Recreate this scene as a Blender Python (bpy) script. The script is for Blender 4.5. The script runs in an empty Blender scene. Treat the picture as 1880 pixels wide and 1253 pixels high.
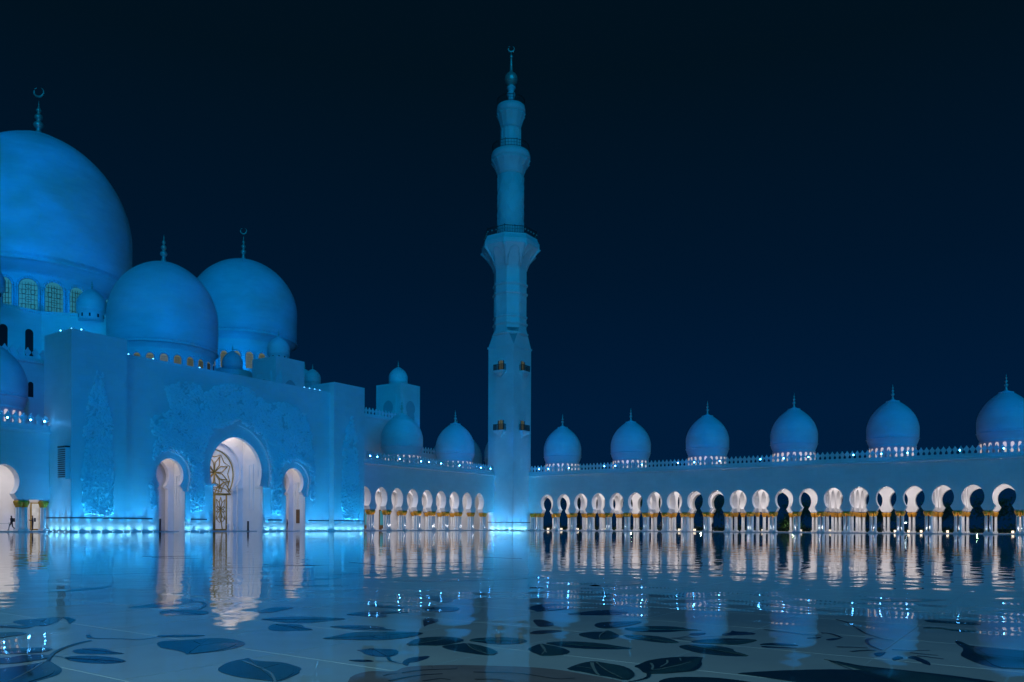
import bpy, bmesh, math, random
from mathutils import Vector, Matrix

S = bpy.context.scene
COL = S.collection
random.seed(7)
PI = math.pi

# ---------------------------------------------------------------- camera
cd = bpy.data.cameras.new("camera")
cam = bpy.data.objects.new("camera", cd)
COL.objects.link(cam)
YAW = math.atan2(1440, 2080)
cd.sensor_width = 36.0
cd.lens = 1440 / 1880 * 36
cd.shift_y = (966.5 - 626.5) / 1880
cd.clip_end = 6000
cd.clip_start = 0.05
cam.matrix_world = (Matrix.Translation((96.01, -137.86, 0.9)) @ Matrix.Rotation(YAW, 4, 'Z')
                    @ Matrix.Rotation(PI / 2, 4, 'X') @ Matrix.Rotation(0.0045, 4, 'Z'))
S.camera = cam

# ---------------------------------------------------------------- night sky
W = bpy.data.worlds.new("World")
S.world = W
W.use_nodes = True
wn, wl = W.node_tree.nodes, W.node_tree.links
bg = wn["Background"]
tc = wn.new("ShaderNodeTexCoord")
sp = wn.new("ShaderNodeSeparateXYZ")
rp = wn.new("ShaderNodeValToRGB")
wl.new(tc.outputs["Generated"], sp.inputs[0])
wl.new(sp.outputs[2], rp.inputs[0])
wl.new(rp.outputs[0], bg.inputs[0])
cr = rp.color_ramp
cr.elements[0].position = 0.0
cr.elements[0].color = (0.0002, 0.0120, 0.044, 1)
cr.elements[1].position = 1.0
cr.elements[1].color = (0.0004, 0.0042, 0.008, 1)
for p, c in ((0.14, (0.0002, 0.0112, 0.041)), (0.3, (0.0002, 0.0080, 0.0255)), (0.5, (0.0004, 0.0058, 0.0130))):
    e = cr.elements.new(p)
    e.color = (*c, 1)
bg.inputs[1].default_value = 1.0

# ---------------------------------------------------------------- floodlight (blue, from the courtyard side)
SUN_DIR = Vector((0.68, -0.68, 0.31)).normalized()
sd = bpy.data.lights.new("blue_floodlighting", 'SUN')
sd.energy = 1.02
sd.angle = math.radians(55)
sd.color = (0.0, 0.41, 1.0)
so = bpy.data.objects.new("blue_floodlighting", sd)
COL.objects.link(so)
so.rotation_euler = SUN_DIR.to_track_quat('Z', 'Y').to_euler()

S.view_settings.view_transform = 'Standard'
S.view_settings.look = 'None'
S.view_settings.exposure = 0.0
S.view_settings.gamma = 1.0
S.view_settings.use_curve_mapping = False
S.cycles.use_denoising = True
S.cycles.max_bounces = 6
S.cycles.diffuse_bounces = 3
S.cycles.glossy_bounces = 3
S.cycles.sample_clamp_indirect = 60.0

# ---------------------------------------------------------------- materials
def mat(name, color, rough=0.5, metal=0.0, emit=None, es=0.0, var=0.0, vscale=0.3, bump=0.0, bscale=8.0, bdist=0.01, spec=0.5):
    m = bpy.data.materials.new(name)
    m.use_nodes = True
    n, l = m.node_tree.nodes, m.node_tree.links
    b = n["Principled BSDF"]
    b.inputs["Base Color"].default_value = (*color, 1)
    b.inputs["Roughness"].default_value = rough
    b.inputs["Metallic"].default_value = metal
    b.inputs["Specular IOR Level"].default_value = spec
    if emit:
        b.inputs["Emission Color"].default_value = (*emit, 1)
        b.inputs["Emission Strength"].default_value = es
    g = None
    if var or bump:
        g = n.new("ShaderNodeNewGeometry")
    if var:
        t = n.new("ShaderNodeTexNoise")
        t.inputs["Scale"].default_value = vscale
        t.inputs["Detail"].default_value = 5
        t.inputs["Roughness"].default_value = 0.6
        l.new(g.outputs["Position"], t.inputs["Vector"])
        r = n.new("ShaderNodeMapRange")
        r.inputs[1].default_value = 0.3
        r.inputs[2].default_value = 0.7
        r.inputs[3].default_value = 1 - var
        r.inputs[4].default_value = 1 + var * 0.4
        l.new(t.outputs[0], r.inputs[0])
        mx = n.new("ShaderNodeVectorMath")
        mx.operation = 'SCALE'
        mx.inputs[0].default_value = color
        l.new(r.outputs[0], mx.inputs["Scale"])
        l.new(mx.outputs[0], b.inputs["Base Color"])
    if bump:
        t2 = n.new("ShaderNodeTexNoise")
        t2.inputs["Scale"].default_value = bscale
        t2.inputs["Detail"].default_value = 3
        l.new(g.outputs["Position"], t2.inputs["Vector"])
        bp = n.new("ShaderNodeBump")
        bp.inputs["Strength"].default_value = bump
        bp.inputs["Distance"].default_value = bdist
        l.new(t2.outputs[0], bp.inputs["Height"])
        l.new(bp.outputs[0], b.inputs["Normal"])
    return m


def polish(m, long_=0.0060, fine=0.0095):
    """uneven polish of the wet marble floor: long soft ripples plus finer ones"""
    n, l = m.node_tree.nodes, m.node_tree.links
    b = n["Principled BSDF"]
    g = n.new("ShaderNodeNewGeometry")
    prev = None
    for sc, det, dist in ((0.40, 2.0, long_), (1.25, 1.2, fine)):
        t = n.new("ShaderNodeTexNoise")
        t.inputs["Scale"].default_value = sc
        t.inputs["Detail"].default_value = det
        t.inputs["Roughness"].default_value = 0.5
        l.new(g.outputs["Position"], t.inputs["Vector"])
        bp = n.new("ShaderNodeBump")
        bp.inputs["Strength"].default_value = 1.0
        bp.inputs["Distance"].default_value = dist
        l.new(t.outputs[0], bp.inputs["Height"])
        if prev:
            l.new(prev.outputs[0], bp.inputs["Normal"])
        prev = bp
    l.new(prev.outputs[0], b.inputs["Normal"])
    return m


M = {}
M['marble'] = mat('white_marble', (0.72, 0.73, 0.74), 0.42, var=0.10, vscale=0.22, bump=0.25, bscale=2.5, bdist=0.02)
M['dome'] = mat('dome_marble', (0.70, 0.72, 0.74), 0.5, var=0.11, vscale=0.35, bump=0.15, bscale=3, bdist=0.02)
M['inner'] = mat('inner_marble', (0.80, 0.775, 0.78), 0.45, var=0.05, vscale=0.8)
M['column'] = mat('column_marble', (0.72, 0.72, 0.73), 0.3, var=0.12, vscale=2.5)
M['gold'] = mat('gilding', (0.80, 0.36, 0.03), 0.38, 0.3, var=0.35, vscale=6)
M['bronze'] = mat('gilded_bronze', (0.42, 0.27, 0.06), 0.4, 0.3, var=0.25, vscale=3)
M['finial'] = mat('finial_gilt', (0.50, 0.55, 0.46), 0.28, 0.45, var=0.2, vscale=4)
M['dark'] = mat('dark_metal', (0.02, 0.022, 0.025), 0.4, 0.3)
M['groove'] = mat('groove_stone', (0.05, 0.06, 0.08), 0.5)
M['niche'] = mat('niche_marble_shaded', (0.42, 0.44, 0.47), 0.6)  # marble darkened to paint in the shade of recesses
M['rail'] = mat('railing_bronze', (0.05, 0.05, 0.045), 0.45, 0.5)
M['lattice_glass'] = mat('window_glass_lit', (0.05, 0.10, 0.10), 0.2, emit=(0.03, 0.27, 0.36), es=0.55, var=0.3, vscale=0.7)
M['warm_glass'] = mat('window_glass_warm', (0.10, 0.09, 0.05), 0.2, emit=(0.22, 0.25, 0.15), es=0.42, var=0.3, vscale=1.0)
M['balcony_glass'] = mat('balcony_door_glass', (0.2, 0.16, 0.08), 0.2, emit=(0.40, 0.36, 0.18), es=0.16)
M['white_win'] = mat('window_glass_white', (0.7, 0.65, 0.6), 0.3, emit=(0.86, 0.66, 0.56), es=0.62)
M['door_glass'] = mat('door_glass', (0.72, 0.72, 0.70), 0.25, emit=(0.62, 0.58, 0.55), es=0.25, var=0.25, vscale=1.5)
M['led'] = mat('led_blue', (0.5, 0.8, 1), 0.3, emit=(0.08, 0.42, 1.0), es=75)
M['led_dim'] = mat('led_blue_dim', (0.5, 0.8, 1), 0.3, emit=(0.10, 0.48, 1.0), es=7)
M['led_ground'] = mat('led_ground', (0.5, 0.8, 1), 0.3, emit=(0.30, 0.72, 1.0), es=4)
M['lantern'] = mat('lantern_glow', (1, 0.9, 0.7), 0.3, emit=(1.0, 0.80, 0.58), es=1.5)
M['lamp_white'] = mat('lamp_glow', (1, 1, 1), 0.3, emit=(0.75, 0.95, 1.0), es=6)
M['lamp_small'] = mat('lamp_small_glow', (1, 1, 1), 0.3, emit=(1.0, .95, .92), es=1.6)
M['wood'] = mat('wood', (0.20, 0.10, 0.04), 0.45, var=0.3, vscale=3)
M['slab'] = polish(mat('polished_marble', (0.60, 0.57, 0.56), 0.025, var=0.10, vscale=0.9, spec=0.75))
M['grout'] = mat('grout', (0.56, 0.52, 0.50), 0.2)
M['plinth'] = mat('plinth_marble', (0.5, 0.5, 0.52), 0.3, var=0.1)
INL = {
    'h': polish(mat('inlay_jade', (0.045, 0.085, 0.070), 0.06, var=0.35, vscale=8)),
    'k': polish(mat('inlay_slate', (0.040, 0.060, 0.100), 0.06, var=0.35, vscale=8)),
    'g': polish(mat('inlay_green', (0.018, 0.034, 0.032), 0.06, var=0.4, vscale=5)),
    't': polish(mat('inlay_teal', (0.030, 0.058, 0.055), 0.06, var=0.45, vscale=6)),
    'b': polish(mat('inlay_blue', (0.018, 0.030, 0.055), 0.06, var=0.35, vscale=5)),
    'u': polish(mat('inlay_bluebell', (0.045, 0.085, 0.16), 0.06, var=0.45, vscale=7)),
    'w': polish(mat('inlay_brown', (0.085, 0.055, 0.045), 0.06, var=0.3, vscale=5)),
    'p': polish(mat('inlay_rose', (0.34, 0.225, 0.20), 0.06, var=0.2, vscale=4)),
    'v': polish(mat('inlay_vein', (0.32, 0.33, 0.29), 0.06, var=0.2, vscale=5)),
}
M['earth'] = mat('night_ground', (0.02, 0.028, 0.018), 0.9, var=0.4, vscale=0.1)
M['leaf'] = mat('tree_leaf', (0.05, 0.11, 0.04), 0.6, var=0.5, vscale=0.8)
M['bark'] = mat('bark', (0.06, 0.045, 0.03), 0.9, var=0.3, vscale=4)
M['cloth_dark'] = mat('dark_cloth', (0.012, 0.014, 0.03), 0.8)
M['cloth_grey'] = mat('grey_cloth', (0.10, 0.11, 0.13), 0.8)
M['cloth_white'] = mat('white_cloth', (0.6, 0.6, 0.58), 0.8)
M['skin'] = mat('skin', (0.35, 0.2, 0.14), 0.6)
M['hair'] = mat('hair', (0.015, 0.012, 0.01), 0.6)
M['concrete'] = mat('tower_facade', (0.10, 0.13, 0.16), 0.6)
M['tower_win'] = mat('tower_window_lit', (0.1, 0.3, 0.35), 0.3, emit=(0.01, 0.14, 0.24), es=0.5)
M['sign_white'] = mat('sign_white', (0.8, 0.9, 1), 0.4, emit=(0.55, 0.85, 1.0), es=1.0)
M['sign_blue'] = mat('sign_blue', (0.1, 0.4, 0.9), 0.4, emit=(0.02, 0.30, 0.85), es=0.9)
M['sign_red'] = mat('sign_red', (0.9, 0.1, 0.15), 0.4, emit=(0.9, 0.08, 0.14), es=0.9)
M['relief'] = mat('carved_marble', (0.84, 0.85, 0.86), 0.35)  # highlights on the carving put into its colour: paler than the wall marble


def courses(m, bw, bh, amt=0.05):
    """joints of the marble cladding: slight tone changes from panel to panel and shallow joints"""
    n, l = m.node_tree.nodes, m.node_tree.links
    b = n["Principled BSDF"]
    g = n.new("ShaderNodeNewGeometry")
    s_ = n.new("ShaderNodeSeparateXYZ")
    l.new(g.outputs["Position"], s_.inputs[0])
    ad = n.new("ShaderNodeMath")
    l.new(s_.outputs[0], ad.inputs[0]); l.new(s_.outputs[1], ad.inputs[1])
    cb = n.new("ShaderNodeCombineXYZ")
    l.new(ad.outputs[0], cb.inputs[0]); l.new(s_.outputs[2], cb.inputs[1])
    br = n.new("ShaderNodeTexBrick")
    br.inputs["Scale"].default_value = 1.0
    br.inputs["Brick Width"].default_value = bw
    br.inputs["Row Height"].default_value = bh
    br.inputs["Mortar Size"].default_value = 0.012
    br.inputs["Mortar Smooth"].default_value = 0.3
    br.inputs["Color1"].default_value = (1 - amt, 1 - amt, 1 - amt, 1)
    br.inputs["Color2"].default_value = (1 + amt * .5, 1 + amt * .5, 1 + amt * .5, 1)
    br.inputs["Mortar"].default_value = (.90, .90, .90, 1)
    l.new(cb.outputs[0], br.inputs["Vector"])
    old = b.inputs["Base Color"].links[0].from_socket
    mm = n.new("ShaderNodeVectorMath")
    mm.operation = 'MULTIPLY'
    l.new(old, mm.inputs[0]); l.new(br.outputs["Color"], mm.inputs[1])
    l.new(mm.outputs[0], b.inputs["Base Color"])


def stretch(m, v):
    """stretch the position that feeds a material's textures (fine level courses on the domes)"""
    n, l = m.node_tree.nodes, m.node_tree.links
    for t in [t for t in n if t.type == 'TEX_NOISE']:
        src = t.inputs["Vector"].links[0].from_socket
        k = n.new("ShaderNodeVectorMath")
        k.operation = 'MULTIPLY'
        k.inputs[1].default_value = v
        l.new(src, k.inputs[0]); l.new(k.outputs[0], t.inputs["Vector"])


courses(M['marble'], 1.5, 0.75, 0.03)
courses(M['dome'], 900.0, 0.85, 0.02)
stretch(M['dome'], (1, 1, 2.4))
for k_ in ('slab',):
    n_, l_ = M[k_].node_tree.nodes, M[k_].node_tree.links
    b_ = n_["Principled BSDF"]
    oi = n_.new("ShaderNodeObjectInfo")
    mr = n_.new("ShaderNodeMapRange")
    mr.inputs[3].default_value, mr.inputs[4].default_value = 0.86, 1.08
    l_.new(oi.outputs["Random"], mr.inputs[0])
    sc_ = n_.new("ShaderNodeVectorMath"); sc_.operation = 'SCALE'
    l_.new(b_.inputs["Base Color"].links[0].from_socket, sc_.inputs[0])
    l_.new(mr.outputs[0], sc_.inputs["Scale"])
    l_.new(sc_.outputs[0], b_.inputs["Base Color"])


# ---------------------------------------------------------------- mesh helpers
class MB:
    def __init__(s):
        s.v, s.f, s.m, s.sm = [], [], [], []

    def face(s, idx, mi=0, smooth=False):
        s.f.append(tuple(idx)); s.m.append(mi); s.sm.append(smooth)

    def box(s, x0, x1, y0, y1, z0, z1, mi=0):
        b = len(s.v)
        s.v += [(x0, y0, z0), (x1, y0, z0), (x1, y1, z0), (x0, y1, z0), (x0, y0, z1), (x1, y0, z1), (x1, y1, z1), (x0, y1, z1)]
        for q in ((3, 2, 1, 0), (4, 5, 6, 7), (0, 1, 5, 4), (1, 2, 6, 5), (2, 3, 7, 6), (3, 0, 4, 7)):
            s.face([b + i for i in q], mi)
        return s

    def lathe(s, prof, n=24, c=(0, 0, 0), mi=0, smooth=True, off=0.0, mod=None, cap=True):
        """prof: list of (r, z)"""
        b = len(s.v)
        for k, (r, z) in enumerate(prof):
            for i in range(n):
                a = off + 2 * PI * i / n
                rr = r if mod is None else r * mod(a, k)
                s.v.append((c[0] + rr * math.cos(a), c[1] + rr * math.sin(a), c[2] + z))
        for k in range(len(prof) - 1):
            for i in range(n):
                j = (i + 1) % n
                s.face((b + k * n + i, b + k * n + j, b + (k + 1) * n + j, b + (k + 1) * n + i), mi, smooth)
        if cap:
            s.face([b + i for i in reversed(range(n))], mi)
            e = b + (len(prof) - 1) * n
            s.face([e + i for i in range(n)], mi)
        return s

    def prism(s, poly, mapf, d0, d1, mi=0, mi_back=None, mi_side=None, sides=True, smooth=False):
        """extrude a 2-D polygon; mapf(u, z, d) -> xyz"""
        n = len(poly)
        b = len(s.v)
        s.v += [mapf(u, z, d0) for u, z in poly] + [mapf(u, z, d1) for u, z in poly]
        s.face([b + i for i in range(n)], mi)
        s.face([b + n + i for i in reversed(range(n))], mi if mi_back is None else mi_back)
        if sides:
            for i in range(n):
                j = (i + 1) % n
                s.face((b + i, b + n + i, b + n + j, b + j), mi if mi_side is None else mi_side, smooth)
        return s

    def tube(s, pts, r, n=5, mi=0, taper=None):
        b = len(s.v)
        P = [Vector(p) for p in pts]
        for k, p in enumerate(P):
            t = (P[min(k + 1, len(P) - 1)] - P[max(k - 1, 0)])
            if t.length < 1e-9:
                t = Vector((0, 0, 1))
            t.normalize()
            a = Vector((0, 0, 1)) if abs(t.z) < 0.9 else Vector((1, 0, 0))
            x = t.cross(a).normalized()
            y = t.cross(x)
            rr = r if taper is None else r * taper[k]
            for i in range(n):
                an = 2 * PI * i / n
                q = p + (x * math.cos(an) + y * math.sin(an)) * rr
                s.v.append((q.x, q.y, q.z))
        for k in range(len(P) - 1):
            for i in range(n):
                j = (i + 1) % n
                s.face((b + k * n + i, b + k * n + j, b + (k + 1) * n + j, b + (k + 1) * n + i), mi, True)
        s.face([b + i for i in reversed(range(n))], mi)
        e = b + (len(P) - 1) * n
        s.face([e + i for i in range(n)], mi)
        return s

    def mesh(s, name, mats, recalc=True):
        me = bpy.data.meshes.new(name)
        me.from_pydata(s.v, [], s.f)
        for m in mats if isinstance(mats, (list, tuple)) else [mats]:
            me.materials.append(m)
        me.polygons.foreach_set("material_index", s.m)
        me.polygons.foreach_set("use_smooth", s.sm)
        me.update()
        if recalc:
            bm = bmesh.new()
            bm.from_mesh(me)
            bmesh.ops.recalc_face_normals(bm, faces=bm.faces)
            bm.to_mesh(me)
            bm.free()
        return me

    def obj(s, name, mats, parent=None, recalc=True):
        return link(name, s.mesh(name, mats, recalc), parent)


def world_of(o):
    return o['_w'] if False else WM.get(o.name, Matrix.Identity(4))


WM = {}


def link(name, me, parent=None, loc=None, rz=0.0):
    """link a mesh; loc None: the mesh is in world coordinates; else placed at loc (world) with a turn rz"""
    o = bpy.data.objects.new(name, me)
    COL.objects.link(o)
    w = Matrix.Identity(4) if loc is None else Matrix.Translation(loc) @ Matrix.Rotation(rz, 4, 'Z')
    if parent is not None:
        o.parent = parent
        o.matrix_parent_inverse = Matrix.Identity(4)
        o.matrix_basis = WM[parent.name].inverted() @ w
    else:
        o.matrix_basis = w
    WM[o.name] = w
    return o


def thing(name, label, cat, loc=(0, 0, 0), group=None):
    o = bpy.data.objects.new(name, None)
    COL.objects.link(o)
    o.location = loc
    o.empty_display_size = 0.5
    WM[o.name] = Matrix.Translation(loc)
    tag(o, label, cat, group)
    return o


def tag(o, label=None, cat=None, group=None, kind=None):
    if label: o['label'] = label
    if cat: o['category'] = cat
    if group: o['group'] = group
    if kind: o['kind'] = kind
    return o


# ---------------------------------------------------------------- profiles
def pointed(hw, h, n=10):
    """half of a pointed arch from (hw, 0) to (0, h)"""
    if h <= hw:
        return [(hw * math.cos(PI / 2 * i / n), h * math.sin(PI / 2 * i / n)) for i in range(n + 1)]
    rho = (h * h + hw * hw) / (2 * hw)
    pm = math.acos((rho - hw) / rho)
    return [(rho * math.cos(pm * i / n) - (rho - hw), rho * math.sin(pm * i / n)) for i in range(n + 1)]


def horseshoe(hb, zb, za, hn, zn, hf, zf, z0=None, n=9):
    """half outline of a horseshoe arch from the foot up to the apex: bulb half width hb at zb, apex za, neck hn at zn, foot hf at zf"""
    t1 = math.acos(min(1, hn / hb))
    b = (zb - zn) / max(1e-6, math.sin(t1))
    pts = []
    if z0 is not None:
        pts.append((hf, z0))
    pts.append((hf, zf))
    for i in range(6):
        t = t1 * (1 - i / 6)
        pts.append((hb * math.cos(t), zb - b * math.sin(t)))
    pts += [(x, zb + z) for x, z in pointed(hb, za - zb, n)]
    return pts


def full(half, c=0.0):
    """whole outline, left foot to right foot"""
    left = [(c - x, z) for x, z in half]
    right = [(c + x, z) for x, z in half[:-1]][::-1]
    return left + right


DP = [(1.0, 0.0), (0.992, 0.12), (0.958, 0.255), (0.895, 0.42), (0.805, 0.573), (0.665, 0.745), (0.505, 0.885), (0.352, 0.995), (0.215, 1.078), (0.10, 1.135), (0.02, 1.17)]


DP_BIG = [(1.0, 0.0), (0.993, 0.12), (0.967, 0.255), (0.910, 0.42), (0.830, 0.573), (0.708, 0.735), (0.565, 0.865), (0.415, 0.962), (0.26, 1.03), (0.12, 1.066), (0.02, 1.08)]


def dome_curve(n=26, DP=DP):
    """catmull-rom through the measured outline: (r, h) for radius 1"""
    out = []
    for i in range(len(DP) - 1):
        p0 = Vector(DP[i - 1]) if i else Vector((DP[1][0], -DP[1][1]))
        p1, p2 = Vector(DP[i]), Vector(DP[i + 1])
        p3 = Vector(DP[i + 2]) if i + 2 < len(DP) else p2 + (p2 - p1)
        m = max(2, n // (len(DP) - 1))
        for k in range(m):
            t = k / m
            q = 0.5 * ((2 * p1) + (p2 - p0) * t + (2 * p0 - 5 * p1 + 4 * p2 - p3) * t * t + (3 * p1 - p0 - 3 * p2 + p3) * t ** 3)
            out.append((q.x, q.y))
    out.append(DP[-1])
    return out


def dome_profile(R, zw, za, zg, rd, zd, n=30, lip=0.03, big=False):
    """(r, z): drum edge up to the apex. zw widest, zg groove ring, rd/zd drum top"""
    pr = [(rd, zd)]
    for i in range(1, 6):
        t = i / 6
        pr.append((rd + (R * 0.985 - rd) * math.sin(t * PI / 2), zd + (zg - zd) * t))
    g = R * lip
    pr += [(R * 1.0, zg - g * 1.5), (R * 1.014, zg - g * 1.2), (R * 1.014, zg - g * .9), (R * 0.99, zg - g * 0.6), (R * 0.966, zg - g * .45), (R * 0.966, zg + g * 0.5), (R * 0.99, zg + g * .8), (R * .994, zg + g)]
    pr += [(R * (0.996 + 0.004 * i / 3), zg + g + (zw - zg - g) * i / 3) for i in (1, 2)]
    k = (za - zw) / (1.05 if big else 1.10)
    pr += [(R * r, zw + h * k) for r, h in dome_curve(n, DP_BIG if big else DP)]
    return pr


def finial_profile(h, r):
    r *= 1.12
    return [(r * .80, 0), (r * .74, h * .05), (r * 0.50, h * .16), (r * .40, h * .22), (r * .8, h * .28), (r * .95, h * .33), (r * .75, h * .39), (r * .38, h * .43),
            (r * .38, h * .46), (r * .68, h * .51), (r * .74, h * .55), (r * .55, h * .60), (r * .26, h * .64), (r * .26, h * .67), (r * .46, h * .71), (r * .48, h * .74), (r * .3, h * .78),
            (r * .16, h * .82), (r * .1, h * .9), (r * .03, h)]


def merlon_poly(w, h):  # spade shaped
    a = w / 2
    half = [(.52, 0), (.52, .10), (.42, .16), (.50, .26), (.86, .42), (1.0, .52), (.96, .60), (.70, .68), (.36, .80), (.16, .92), (0, 1.0)]
    return [(-a * x, h * z) for x, z in half] + [(a * x, h * z) for x, z in half[:-1]][::-1]


def merlon_mesh(w=0.74, h=1.28, t=0.22):
    return MB().prism(merlon_poly(w, h), lambda u, z, d: (u, d, z), -t / 2, t / 2).mesh('merlon', M['marble'])


MERLON = merlon_mesh()


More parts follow.
